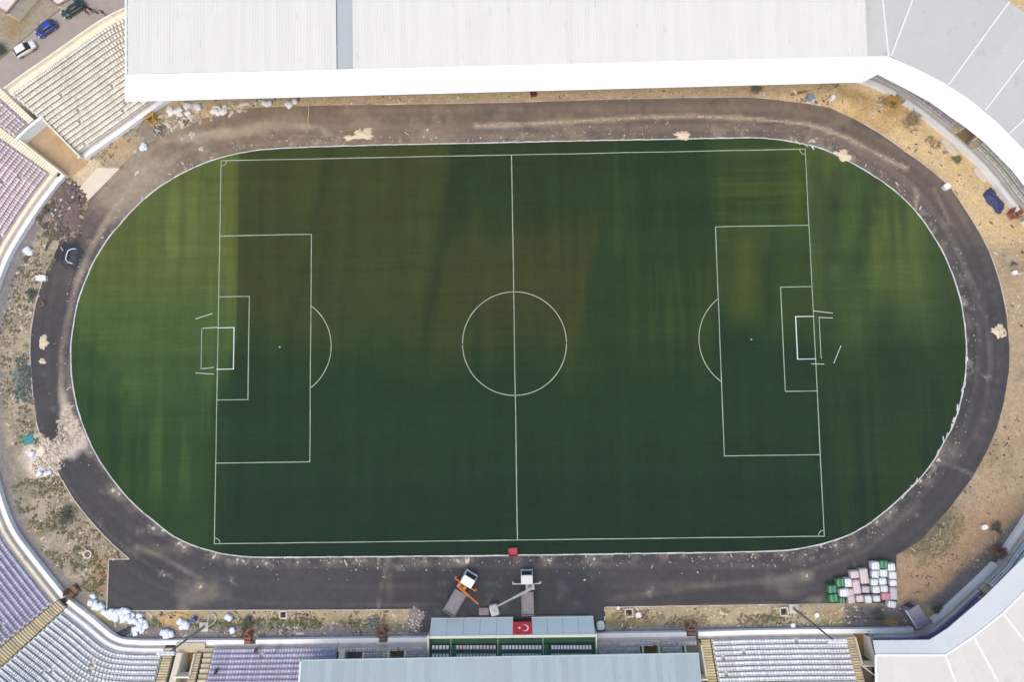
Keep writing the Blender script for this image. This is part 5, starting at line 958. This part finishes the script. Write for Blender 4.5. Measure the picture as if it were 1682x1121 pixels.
# thin pale lines of spilled marking chalk along the track
MCH = M("chalk_sand", (190, 176, 152), .95, .2, 1.5, dirt=((140, 126, 112), 1.2, .5, .8))
def sparse(m, scale=2.2, lo=.42, hi=.6):
    """let the ground show through where the loose grains are thin"""
    n = m.node_tree.nodes; l = m.node_tree.links; b = n["Principled BSDF"]; tc = n.new("ShaderNodeTexCoord"); nz = n.new("ShaderNodeTexNoise"); nz.inputs["Scale"].default_value = scale; nz.inputs["Detail"].default_value = 6; nz.inputs["Roughness"].default_value = .7
    l.new(tc.outputs["Object"], nz.inputs["Vector"]); mr = n.new("ShaderNodeMapRange"); mr.inputs[1].default_value = lo; mr.inputs[2].default_value = hi; l.new(nz.outputs[0], mr.inputs[0]); l.new(mr.outputs[0], b.inputs["Alpha"])
sparse(MCH, 1.4, .3, .6)
def dust_line(pxs, w_, name="chalk_line", z=.052):
    P = smooth_loop([W(x, y).xy for x, y in pxs], 1.0, 2, False); mb = MB()
    for i, p in enumerate(P):
        u = P[min(i + 1, len(P) - 1)] - P[max(i - 1, 0)]; u /= np.hypot(*u); n_ = np.array([-u[1], u[0]]); ww = w_ * random.uniform(.5, 1.15); off = random.uniform(-.04, .04)
        mb.v += [(*(p + n_ * (ww / 2 + off)), z), (*(p - n_ * (ww / 2 - off)), z)]
        if i: k = 2 * i; mb.f.append((k - 2, k - 1, k + 1, k))
    tag(mb.build(name, MCH), kind="structure")
dust_line(CHALK[0][0], .36); dust_line(CHALK[1][0], .25)

# ------------------------------------------------------------------ heaps of sand, sacks, rubble
def heap(px, py, L, Wd, h, rz, mat, label, grp=None, seed=0, name="sand_heap", cat="sand heap"):
    n = 30; mb = MB(); mb.v.append((0, 0, h))
    for r_ in range(1, 7):
        for i in range(n):
            a = 2 * math.pi * i / n; q = r_ / 6; e = 1 + .6 * mnoise.noise(Vector((math.cos(a) * 1.3, math.sin(a) * 1.3, seed * 3.7))) + .4 * mnoise.noise(Vector((math.cos(a) * 4, math.sin(a) * 4, seed * 1.7))) + .12 * mnoise.noise(Vector((math.cos(a) * 9, math.sin(a) * 9, seed * 2.3)))
            z = h * (1 - q) ** .8 * (1 + .5 * mnoise.noise(Vector((math.cos(a) * q * 3, math.sin(a) * q * 3, seed + 9.)))); mb.v.append((math.cos(a) * q * L / 2 * e, math.sin(a) * q * Wd / 2 * e, max(z, 0) if r_ < 6 else -.02))
    mb.f += [(0, 1 + i, 1 + (i + 1) % n) for i in range(n)]
    for r_ in range(5): mb.f += [(1 + r_ * n + i, 1 + (r_ + 1) * n + i, 1 + (r_ + 1) * n + (i + 1) % n, 1 + r_ * n + (i + 1) % n) for i in range(n)]
    return tag(mb.build(name, mat, None, W(px, py) + Vector((0, 0, .045)), R(rz), smooth=True), label, cat, grp)
MSND = M("pale_sand", (216, 202, 172), .95, .12, 2.5, .4, 9); MSND2 = M("grey_sand", (196, 186, 170), .95, .15, 2.5, .4, 9)
def ragged(m, lo, hi, amp):
    """heap thins out into separate grains at its foot"""
    n = m.node_tree.nodes; l = m.node_tree.links; b = n["Principled BSDF"]; tc = n.new("ShaderNodeTexCoord"); sp = n.new("ShaderNodeSeparateXYZ"); l.new(tc.outputs["Object"], sp.inputs[0]); nz = n.new("ShaderNodeTexNoise"); nz.inputs["Scale"].default_value = 2.6; nz.inputs["Detail"].default_value = 7; nz.inputs["Roughness"].default_value = .75; l.new(tc.outputs["Object"], nz.inputs["Vector"])
    ma = n.new("ShaderNodeMath"); ma.operation = 'MULTIPLY_ADD'; l.new(nz.outputs[0], ma.inputs[0]); ma.inputs[1].default_value = amp; l.new(sp.outputs[2], ma.inputs[2]); mr = n.new("ShaderNodeMapRange"); mr.inputs[1].default_value = lo + amp * .5; mr.inputs[2].default_value = hi + amp * .5; l.new(ma.outputs[0], mr.inputs[0]); l.new(mr.outputs[0], b.inputs["Alpha"])
ragged(MSND, .02, .1, .5); ragged(MSND2, .01, .06, .22)
heap(597, 220, 3.6, 2.6, .5, -20, MSND, "large pale sand heap against the kerb on the upper track", None, 1); heap(577, 226, 3.0, 1.4, .3, 10, MSND, "flat pale sand heap beside the larger one on upper track", None, 2); heap(1120, 222, 2.9, 2.0, .5, 0, MSND, "round cream sand heap against the upper kerb", None, 3); heap(1385, 256, 3.2, 1.8, .45, -30, MSND, "pale sand heap on the track outside the upper right corner arc", None, 4); heap(1639, 545, 2.6, 2.2, .45, -30, MSND, "cream sand heap at the outer edge of the right track", None, 5); heap(71, 563, 2.0, 2.4, .5, 0, MSND, "cream sand heap in the middle of the left track", None, 6); heap(70, 594, 1.3, 1.2, .3, 0, MSND, "small white sand heap just below the cream one", None, 7)
mb = MB()
for (a, b, c_, d_) in ((-.5, 0, .12, 1.1), (.5, 0, .12, 1.1), (0, .5, 1.12, .12), (0, -.5, 1.12, .12)): mb.box((a, b, .2), (c_, d_, .35))
tag(mb.build("drain_frame", MSLAB, None, W(1644, 547) + Vector((0, 0, .15)), R(8)), "square concrete drain frame set in the right sand heap", "drain")
SPOT = "small pale sand spill lying along the outside of the kerb"; n_ = 0
for (px, py, s_) in SPOTS:
    if s_ < .1: continue
    near = float(seg_dist(np.array([float(px)]), np.array([float(py)]), KERB_PX + KERB_PX[:1])[0]) < 24
    heap(px, py, s_ * random.uniform(.55, .85), s_ * random.uniform(.4, .7), .16 * s_, random.uniform(0, 180), random.choice([MSND, MSND2, MSND2]), SPOT if near else "small pale sand spill out on the open asphalt track", "sand spills along the kerb" if near else "sand spills out on the asphalt", px * .1)
MSACK = M("white_sack", (226, 234, 242), .6, .1, 2, rand=.06)
def sacks(n, cx, cy, rx, ry, ang, label, grp, size=(.75, .55, .38), mat=MSACK, layers=2):
    for i in range(n):
        a = random.random() * 6.28; r_ = math.sqrt(random.random()); x, y = r_ * math.cos(a), r_ * math.sin(a); ca_, sa_ = math.cos(R(ang)), math.sin(R(ang)); k = random.uniform(.8, 1.3)
        px, py = cx + x * rx * ca_ - y * ry * sa_, cy + x * rx * sa_ + y * ry * ca_; z = (.3 if r_ < .6 and i > n * .5 and layers > 1 else .0)
        rbox("sack", mat, W(px, py) + Vector((0, 0, z)), (size[0] * k, size[1] * k, size[2] * k), random.random() * 6.28, .42, 2, .15, label, "sack", grp)
sacks(22, 198, 1011, 26, 9, 8, "white sack in the long heap below the squared track end", "white sacks heaped below the track end", (1.0, .8, .5)); sacks(14, 228, 1022, 13, 20, 0, "white sack in the tall end of the heap by orange soil", "white sacks at the right end of the heap", (1.0, .8, .5)); sacks(7, 154, 984, 6, 14, -5, "white sack in the small pile beside the track end kerb", "white sacks piled by the kerb end", (1.0, .8, .5)); sacks(5, 165, 994, 8, 5, 0, "white sack lying at the corner of the track end", "white sacks at the track corner", (.9, .7, .5))
sacks(6, 300, 1024, 12, 6, 0, "white sack lying beside the yellow hose loop", "white sacks by the yellow hose", (1.1, .8, .5)); sacks(3, 275, 1041, 6, 4, 0, "white sack slumped against the lower wall", "white sacks against the lower wall", (1.3, 1.0, .6)); sacks(2, 380, 1034, 4, 3, 0, "white sack lying in weeds left of the red gate", "white sacks left of the red gate", (1.1, .8, .5)); sacks(1, 377, 1014, 1, 1, 0, "single white sack on the tan strip above the weeds", None, (1.0, .8, .5)); sacks(2, 48, 415, 4, 4, 0, "white sack dropped on grey soil near the left wall", "white sacks by the left wall", (1.1, .9, .5))
sacks(6, 239, 238, 6, 9, 20, "white sack by the track edge below the yellow gate", "white sacks below the yellow gate", (.9, .7, .5)); sacks(12, 300, 183, 32, 8, -14, "cream white sack on the sand under the roof corner", "cream sacks under the roof corner", (1.0, .8, .45), MWB); sacks(8, 362, 183, 17, 5, -10, "white sack in the row at the upper track edge", "white sacks at the upper track edge", (1.1, .8, .45), MWB); sacks(3, 482, 172, 7, 5, 0, "white sack lying at the sandy top edge of the track", "white sacks at the sandy top edge", (1.1, .9, .5), MWB); sacks(2, 438, 172, 5, 3, 0, "white sack half under the long fascia", "white sacks under the fascia", (1.0, .8, .4), MWB); sacks(5, 72, 775, 14, 6, -10, "white sack in the pale debris crossing the left track", "white sacks in the left debris", (.9, .7, .4)); sacks(1, 54, 745, 1, 1, 0, "single white sack beside the turquoise sheet", None, (.9, .8, .5))
# stones
MRK = M("grey_rubble_stone", (142, 132, 126), .9, .25, 1.5, rand=.3); MRKW = M("white_rubble_stone", (206, 206, 206), .9, .15, 1.5, rand=.2); MRKD = M("dark_rubble_stone", (86, 82, 82), .9, .25, 1.5, rand=.25)
def rock_mesh(seed):
    bm = bmesh.new(); bmesh.ops.create_icosphere(bm, subdivisions=1, radius=.5)
    for v in bm.verts: v.co *= 1 + .45 * mnoise.noise(v.co * 2.2 + Vector((seed * 7.1, seed, 0)))
    for v in bm.verts: v.co.z = max(v.co.z * .75, -.28)
    me = bpy.data.meshes.new("stone"); bm.to_mesh(me); bm.free(); return me
ROCKS = {}
for nm, mt in (("g", MRK), ("w", MRKW), ("d", MRKD)):
    ROCKS[nm] = []
    for i in range(4): me = rock_mesh(i + 1.3 * len(nm)); me.materials.append(mt); ROCKS[nm].append(me)
def rubble(cx, cy, rx, ry, ang, n, mix, label, smin=.2, smax=.8, h=.5, soil=None):
    t = empty("rubble_heap", W(cx, cy), 0, label, "rubble"); c = W(cx, cy)
    if soil:
        q = heap(cx, cy, rx * 2 / 9.35, ry * 2 / 9.35, h, -ang, soil, None, None, cx, "soil_mound", None); q.parent = t; q.location = (0, 0, 0)
    for i in range(n):
        a = random.random() * 6.28; r_ = random.random() ** .6; ca_, sa_ = math.cos(R(ang)), math.sin(R(ang)); x, y = r_ * math.cos(a) * rx, r_ * math.sin(a) * ry
        p = W(cx + x * ca_ - y * sa_, cy + x * sa_ + y * ca_) - c; s_ = random.uniform(smin, smax) * (1.15 - .5 * r_); o = obj("stone", random.choice(ROCKS[random.choice(mix)]), None, t, (p.x, p.y, h * .75 * (1 - r_) * (1 if soil else .0) + s_ * .2)); o.scale = (s_, s_ * random.uniform(.6, 1.2), s_ * random.uniform(.6, 1.1)); o.rotation_euler = (random.uniform(-.4, .4), random.uniform(-.4, .4), random.random() * 6.28)
MSOILD = M("dark_heap_soil", (112, 98, 92), .95, .25, 1.5, .4)
rubble(112, 340, 28, 44, 10, 190, "ggdgddw", "grey rubble heap with broken stones between ramp pad and wall", .2, .8, .9, MSOILD); rubble(683, 1018, 13, 20, 0, 70, "wwgg", "speckled white stone heap left of the tribune", .2, .5, .4, MRK); rubble(700, 1006, 8, 4, 0, 8, "wg", "few scattered white stones at the tribune corner", .2, .4); rubble(82, 750, 38, 30, -20, 60, "wwg", "scatter of pale stones over the broken left track", .15, .5); rubble(1335, 165, 32, 7, 8, 40, "gdww", "junk strip of stones and scraps at the upper right track edge", .2, .7); rubble(264, 214, 10, 12, 20, 26, "dgw", "dark scrap heap beside the yellow and orange gate", .2, .6, .4, MSOILD); rubble(1662, 434, 10, 6, 0, 14, "gd", "grey stone debris at the edge of the right soil", .3, .7); rubble(300, 195, 34, 14, -20, 30, "ww", "pale rubble strewn on sand under the roof corner", .2, .6); rubble(35, 620, 18, 30, 5, 50, "ggd", "blue grey debris field beside the left track", .2, .6); rubble(170, 245, 30, 16, -35, 25, "gw", "loose stones on ochre soil beside the cream terrace wall", .15, .4); rubble(1570, 215, 12, 8, 40, 14, "gw", "small stones on the golden sand by the long slab", .15, .4)
# kerb splinters and scraps on the right-hand kerb
for (px, py) in [(1588, 590), (1584, 632), (1580, 640), (1572, 670), (1566, 690), (1563, 700), (1555, 715), (1549, 722), (1540, 745), (1505, 790), (1496, 800), (1483, 815), (1310, 234), (1322, 238), (1334, 242), (234, 327), (203, 362)]:
    mb = MB(); mb.box((0, 0, .08), (random.uniform(.5, 1.3), random.uniform(.14, .3), .14)); tag(mb.build("kerb_offcut", MK, None, W(px, py, .045) + Vector((.0, 0, .002)), math.atan2(570 - py, px - 850) + 1.57 + random.uniform(-.3, .3), bevel=.02), "white kerb offcut lying beside the kerb ring", "kerb offcut", "kerb offcuts left beside the kerb")
# planks and timber near the cabin; wooden gate leaf
tp = empty("timber_pile", W(1462, 1022), R(-12), "weathered ochre timber pile leaning beside the site cabin", "timber")
for i in range(6): mb = MB(); mb.box((random.uniform(-.2, .2), -.5 + .2 * i, .1 + .05 * (i % 2)), (2.6, .17, .09), random.uniform(-.08, .08)); mb.build("plank", M("old_plank", (150, 126, 74), .9, .25, 1.4, rand=.15), tp)
hs = slabo("timber_board", 1312, 153, 3.0, .5, .12, 12, M("brown_board", (150, 112, 66), .85, .2), "brown board lying on sand under the upper right fascia", "board")
mb = MB(); mb.box((0, 0, .06), (3.7, .18, .12)); tag(mb.build("timber_beam", M("pale_beam", (236, 218, 190), .8, .06), None, W(651, 171, .04), R(1.0)), "long pale beam lying on the upper track edge", "beam")
# plants
MLEAF = M("weed_green", (118, 120, 84), .8, .3, 2, island=.35); MLEAFD = M("dark_weed_green", (80, 88, 72), .8, .3, 2, island=.35); MDRY = M("dry_weed", (158, 146, 112), .85, .25, 2, island=.3); MTEALW = M("blue_green_weed", (108, 124, 118), .8, .25, 2, island=.3)
def blades(pts, n, hmin, hmax, spread):
    v = []; f = []
    for (x, y) in pts:
        for i in range(n):
            a = random.random() * 6.28; h = random.uniform(hmin, hmax); l = random.uniform(.3, 1) * spread; bx, by = x + random.gauss(0, spread * .4), y + random.gauss(0, spread * .4); w_ = random.uniform(.05, .12); dx, dy = math.cos(a), math.sin(a); k = len(v)
            v += [(bx - dy * w_, by + dx * w_, .0), (bx + dy * w_, by - dx * w_, 0), (bx + dx * l * .6 + dy * w_ * 1.2, by + dy * l * .6 - dx * w_ * 1.2, h * .8), (bx + dx * l * .6 - dy * w_ * 1.2, by + dy * l * .6 + dx * w_ * 1.2, h * .8), (bx + dx * l, by + dy * l, h * .7)]; f += [(k, k + 1, k + 2), (k, k + 2, k + 3), (k + 3, k + 2, k + 4)]
    return v, f
def weeds(name, poly_px, count, mat, thr=.5, n=7, hmax=.4, sp=.3, seed=0):
    P = [W(x, y).xy for x, y in poly_px]; xs = [p.x for p in P]; ysx = [p.y for p in P]; pts = []; tries = 0
    while len(pts) < count and tries < count * 40:
        tries += 1; x, y = random.uniform(min(xs), max(xs)), random.uniform(min(ysx), max(ysx))
        if mnoise.noise(Vector((x / 3.5, y / 3.5, seed))) * .5 + .5 < thr: continue
        if in_poly(np.array([x]), np.array([y]), [(p.x, p.y) for p in P])[0]: pts.append((x, y))
    v, f = blades(pts, n, .08, hmax, sp); tag(obj(name, np_mesh(name, v, f), mat), kind="stuff")
LS1 = [(100, 340), (118, 390), (70, 460), (55, 520), (48, 600), (55, 690), (70, 730), (20, 730), (-5, 620), (-2, 540), (20, 460), (60, 385)]; LS2 = [(60, 780), (92, 780), (130, 845), (200, 912), (175, 930), (170, 980), (130, 970), (95, 935), (45, 870), (15, 800)]
weeds("weeds", LS1, 130, MLEAF, .52, 9, .3, .28, 1); weeds("weeds", LS2, 240, MLEAF, .5, 9, .32, .3, 2); weeds("weeds", LS2, 150, MDRY, .45, 8, .3, .3, 3); weeds("weeds", LS1, 90, MDRY, .45, 8, .25, .3, 4); weeds("weeds", [(250, 1018), (480, 1016), (640, 1018), (640, 1030), (250, 1034)], 150, MLEAF, .48, 10, .4, .35, 5); weeds("weeds", [(1000, 1004), (1280, 1002), (1280, 1026), (1000, 1026)], 120, MDRY, .48, 9, .3, .3, 6); weeds("weeds", [(1240, 1012), (1280, 1012), (1280, 1024), (1230, 1024)], 30, MLEAF, .3, 9, .4, .35, 7); weeds("weeds", [(1520, 895), (1575, 842), (1592, 860), (1545, 925), (1505, 940)], 110, MDRY, .45, 8, .28, .3, 8); weeds("weeds", [(130, 235), (240, 180), (250, 195), (200, 250), (160, 275)], 60, MDRY, .45, 8, .3, .3, 9); weeds("weeds", [(22, 590), (48, 590), (55, 660), (25, 660)], 60, MTEALW, .4, 10, .5, .4, 10); weeds("weeds", [(1350, 130), (1420, 140), (1520, 200), (1560, 260), (1530, 240), (1440, 180)], 70, MDRY, .5, 9, .4, .35, 11)
def shrub(px, py, r, h, mat, label, seed=0, stems=7, z=0):
    """low plant: bent stems with leaf blades"""
    t = empty("shrub", W(px, py), 0, label, "shrub"); mb = MB(); v = []; f = []
    for i in range(stems):
        a = random.random() * 6.28; rr = r * random.uniform(.4, 1); tip = Vector((math.cos(a) * rr, math.sin(a) * rr, h * random.uniform(.6, 1))); mid = tip * .5 + Vector((0, 0, h * .25)); mb.tube([(0, 0, 0), mid, tip], .05, 5, .015)
        for q in range(26):
            tt = random.uniform(.25, 1.05); c = (mid * (tt * 2) if tt < .5 else mid.lerp(tip, (tt - .5) * 2)) + Vector((random.gauss(0, r * .2), random.gauss(0, r * .2), random.gauss(0, h * .12))); c.z = max(c.z, .05); b = random.random() * 6.28; d = Vector((math.cos(b), math.sin(b), random.uniform(-.3, .5))) * random.uniform(.12, .28); s_ = Vector((-math.sin(b), math.cos(b), random.uniform(-.3, .3))) * random.uniform(.05, .1); k = len(v); v += [tuple(c - d), tuple(c + s_), tuple(c + d), tuple(c - s_)]; f.append((k, k + 1, k + 2, k + 3))
    mb.build("stem", M("stem_brown", (96, 80, 58), .9), t); obj("foliage", np_mesh("foliage", v, f), mat, t, kind="stuff")
shrub(110, 846, 1.5, 1.0, MLEAFD, "dark spiky shrub on the weedy left soil", stems=10); shrub(1440, 1012, 1.2, 1.0, MLEAFD, "dark green shrub by the timber pile near the cabin", stems=9); shrub(1536, 1000, 1.0, .8, MLEAFD, "green shrub squeezed between cabin and wall"); shrub(1635, 868, 1.0, .9, MLEAFD, "dark shrub on the bank by the pale block"); shrub(612, 1022, 1.1, .7, MTEALW, "blue green shrub on the strip left of the tribune"); shrub(1240, 148, 1.0, .9, MLEAF, "small green shrub on sand under the white fascia"); shrub(1500, 196, 1.6, 1.0, MDRY, "dry tan shrub beside the upper right wall", stems=12); shrub(407, 1026, 1.2, .8, MLEAFD, "green shrub growing above the red gate", stems=9); shrub(1569, 262, .9, .7, MLEAF, "green shrub between the long slab and the white wall"); shrub(1428, 1040, 1.0, .9, MLEAFD, "dark shrub in the gap beside the white seat stairs"); shrub(88, 390, 1.1, .5, MLEAF, "low green shrub near the rubble on left soil"); shrub(54, 484, 1.2, .5, MLEAFD, "flat dark shrub in the middle of the left soil"); shrub(1, 84, 1.3, 1.2, MLEAFD, "dark green bush beside the road behind the stand", stems=10)

# ------------------------------------------------------------------ outside, upper left: road, kerb, low building and kiosk
mb = MB(); poly = [W(x, y).xy for x, y in [(-60, 150), (0, 98), (60, 50), (95, 20), (130, -10), (160, -40), (260, -40), (260, 40), (60, 160), (-60, 230)]]; mb.prism([(p.x, p.y) for p in poly], -.05, .012); tag(mb.build("road", M("road_asphalt", (164, 156, 148), .9, .1, .6)), kind="structure")
mb = MB(); P = smooth_loop([W(x, y).xy for x, y in [(-40, 128), (0, 96), (58, 48), (92, 20), (126, -12)]], 1.5, 1, False); RK = empty("road_kerb"); tag(RK, kind="structure")
for i in range(len(P) - 1):
    a, b = P[i], P[i + 1]; u = (b - a) / np.hypot(*(b - a)); n2 = np.array([-u[1], u[0]]) * .1; mb = MB(); mb.prism([tuple(a + u * .02 - n2), tuple(b - u * .02 - n2), tuple(b - u * .02 + n2), tuple(a + u * .02 + n2)], 0, .12); mb.build("kerb_stone", M("road_kerb_stone", (150, 138, 122), .9, .15, rand=.1), RK)
def house(label, quad_px, z, roofmat, wallmat, name="low_building", cat="building"):
    P = [W(x, y, z) for x, y in quad_px]; t = empty(name, (P[0].x, P[0].y, 0), 0, label, cat); o_ = P[0]; Q = [(p.x - o_.x, p.y - o_.y) for p in P]
    mb = MB(); cx_, cy_ = sum(q[0] for q in Q) / 4, sum(q[1] for q in Q) / 4; I = [(cx_ + (q[0] - cx_) * .95, cy_ + (q[1] - cy_) * .95) for q in Q]; mb.prism(I, 0, z - .2); mb.build("wall", wallmat, t); mb = MB(); mb.prism(Q, z - .2, z); rf = mb.build("roof", roofmat, t)
    for i in range(4):
        a, b = Vector((*Q[i], z)), Vector((*Q[(i + 1) % 4], z)); mb = MB(); u = (b - a).normalized(); n_ = Vector((-u.y, u.x, 0)) * .15; mb.add([a - n_, b - n_, b + n_, a + n_, a - n_ + Vector((0, 0, .25)), b - n_ + Vector((0, 0, .25)), b + n_ + Vector((0, 0, .25)), a + n_ + Vector((0, 0, .25))], [(3, 2, 1, 0), (4, 5, 6, 7), (0, 1, 5, 4), (1, 2, 6, 5), (2, 3, 7, 6), (3, 0, 4, 7)]); mb.build("parapet", M("roof_edge_mauve", (150, 126, 124), .8, .15), rf)
    mb = MB(); mb.box((cx_, cy_, z + .3), (1.2, 1.0, .6)); mb.build("roof_unit", MWB, rf)
house("low building with pale roof and mauve parapet outside the stadium", [(12, 22), (48, -22), (-10, -70), (-60, -20)], 3.2, M("pale_roof", (222, 212, 206), .8, .08), MCREAM); house("small cream roofed kiosk beside the teal car", [(84, 2), (96, 9), (116, -2), (106, -26)], 2.6, M("kiosk_roof", (222, 214, 198), .8, .08), MCREAM, "kiosk", "kiosk")

# ------------------------------------------------------------------ gravel, chips and scraps too many to count
def grit(name, pts, mat, smin, smax, z=0.0, long=.15):
    v = []; f = []
    for (x, y) in pts:
        s_ = random.uniform(smin, smax) * (1 if random.random() > .1 else 1.8); a = random.random() * 6.28; l = s_ * (random.uniform(2.5, 5) if random.random() < long else random.uniform(.8, 1.5)); k = len(v); ca_, sa_ = math.cos(a), math.sin(a); h = s_ * random.uniform(.3, .8)
        for (u, w_) in ((-.5, -.4), (.5, -.5), (.45, .5), (-.4, .45)):
            u *= l * random.uniform(.8, 1.2); w_ *= s_ * random.uniform(.8, 1.2); v.append((x + u * ca_ - w_ * sa_, y + u * sa_ + w_ * ca_, z))
        v += [(p[0] * .72 + x * .28, p[1] * .72 + y * .28, z + h * random.uniform(.7, 1)) for p in v[k:k + 4]]
        f += [(k + 4, k + 5, k + 6, k + 7), (k, k + 1, k + 5, k + 4), (k + 1, k + 2, k + 6, k + 5), (k + 2, k + 3, k + 7, k + 6), (k + 3, k, k + 4, k + 7)]
    tag(obj(name, np_mesh(name, v, f), mat), kind="stuff")
def scatter(poly_px, n, seed, thr=.45):
    P = [W(x, y).xy for x, y in poly_px]; xs = [p.x for p in P]; yy = [p.y for p in P]; q = [(p.x, p.y) for p in P]; r_ = np.random.default_rng(seed); x = r_.uniform(min(xs), max(xs), n * 6); y = r_.uniform(min(yy), max(yy), n * 6); ok = in_poly(x, y, q) & (fbm(x / 3, y / 3, seed, 3) > thr); return list(zip(x[ok][:n], y[ok][:n]))
MGP = M("pale_chips", (196, 186, 168), .95, .15, 2, island=.35); MGD = M("dark_chips", (96, 90, 84), .95, .2, 2, island=.4); MGT = M("tan_chips", (168, 148, 120), .95, .15, 2, island=.35)
kp = []
for i in range(1200):
    j = random.randrange(nK); d = abs(random.gauss(0, 1.4)) + .35
    if vnoise(np.array([j / 9.0]), np.array([.5]), 55)[0] * 1.4 < random.random(): continue
    kp.append(tuple(k0[j] + KN[j] * d + np.random.default_rng(i).uniform(-.7, .7, 2) * (1, 1)))
kp = [p for p in kp if not in_poly(np.array([p[0]]), np.array([p[1]]), [tuple(q) for q in k0])[0]]
grit("kerbside_chips", kp, MGP, .05, .17, .042)
TOPS = [(255, 190), (330, 165), (420, 160), (840, 155), (1260, 143), (1400, 140), (1380, 180), (1262, 160), (840, 167), (420, 175), (330, 200), (260, 222)]; RS = [(1400, 150), (1470, 175), (1560, 240), (1640, 330), (1680, 400), (1682, 560), (1662, 560), (1640, 440), (1600, 360), (1530, 280), (1440, 215)]
BS = [(180, 1006), (690, 1004), (690, 1040), (420, 1046), (215, 1046), (150, 1000)]; BS2 = [(998, 1000), (1380, 996), (1490, 1000), (1490, 1026), (998, 1032)]; BR = [(1480, 920), (1560, 840), (1655, 680), (1682, 680), (1682, 840), (1560, 990), (1500, 1000)]
for nm, pl, n1, n2_ in (("left_debris", LS1, 520, 380), ("lower_left_debris", LS2, 360, 340), ("upper_debris", TOPS, 420, 90), ("right_debris", RS, 380, 60), ("lower_debris", BS, 450, 350), ("lower_right_debris", BS2, 350, 300), ("bank_debris", BR, 350, 110)):
    grit("loose_stones", scatter(pl, n1, len(nm) * 7 + n1), MGP if nm != "bank_debris" else MGT, .07, .26, .002); grit("dark_scraps", scatter(pl, n2_, len(nm) * 11 + n2_, .5), MGD, .06, .24, .002, .35)
grit("broken_concrete", scatter([(50, 700), (85, 725), (115, 660), (140, 715), (110, 750), (85, 790), (55, 780)], 420, 9, .38), MGP, .1, .45, .042); grit("broken_concrete", scatter([(75, 300), (115, 292), (145, 330), (130, 390), (80, 395), (62, 365)], 420, 13, .35), MGD, .12, .5, .05); grit("broken_concrete", scatter([(75, 300), (115, 292), (145, 330), (130, 390), (80, 395), (62, 365)], 300, 14, .35), MGT, .1, .45, .06); grit("broken_concrete", scatter([(250, 190), (330, 168), (440, 165), (400, 185), (300, 208), (262, 220)], 140, 15, .35), MGP, .12, .5, .01, .3)
# ------------------------------------------------------------------ thin haze between the ground and the drone
mb = MB(); mb.box((0, 0, 60.1), (700, 700, 122.8)); hz_ = mb.build("haze", None); vm = bpy.data.materials.new("haze"); vm.use_nodes = True; n = vm.node_tree.nodes; n.remove(n["Principled BSDF"]); pv_ = n.new("ShaderNodeVolumePrincipled"); pv_.inputs["Color"].default_value = (.96, .96, .95, 1); pv_.inputs["Density"].default_value = .0002; pv_.inputs["Anisotropy"].default_value = 0
vm.node_tree.links.new(pv_.outputs[0], n["Material Output"].inputs["Volume"]); hz_.data.materials.append(vm); tag(hz_, kind="stuff")
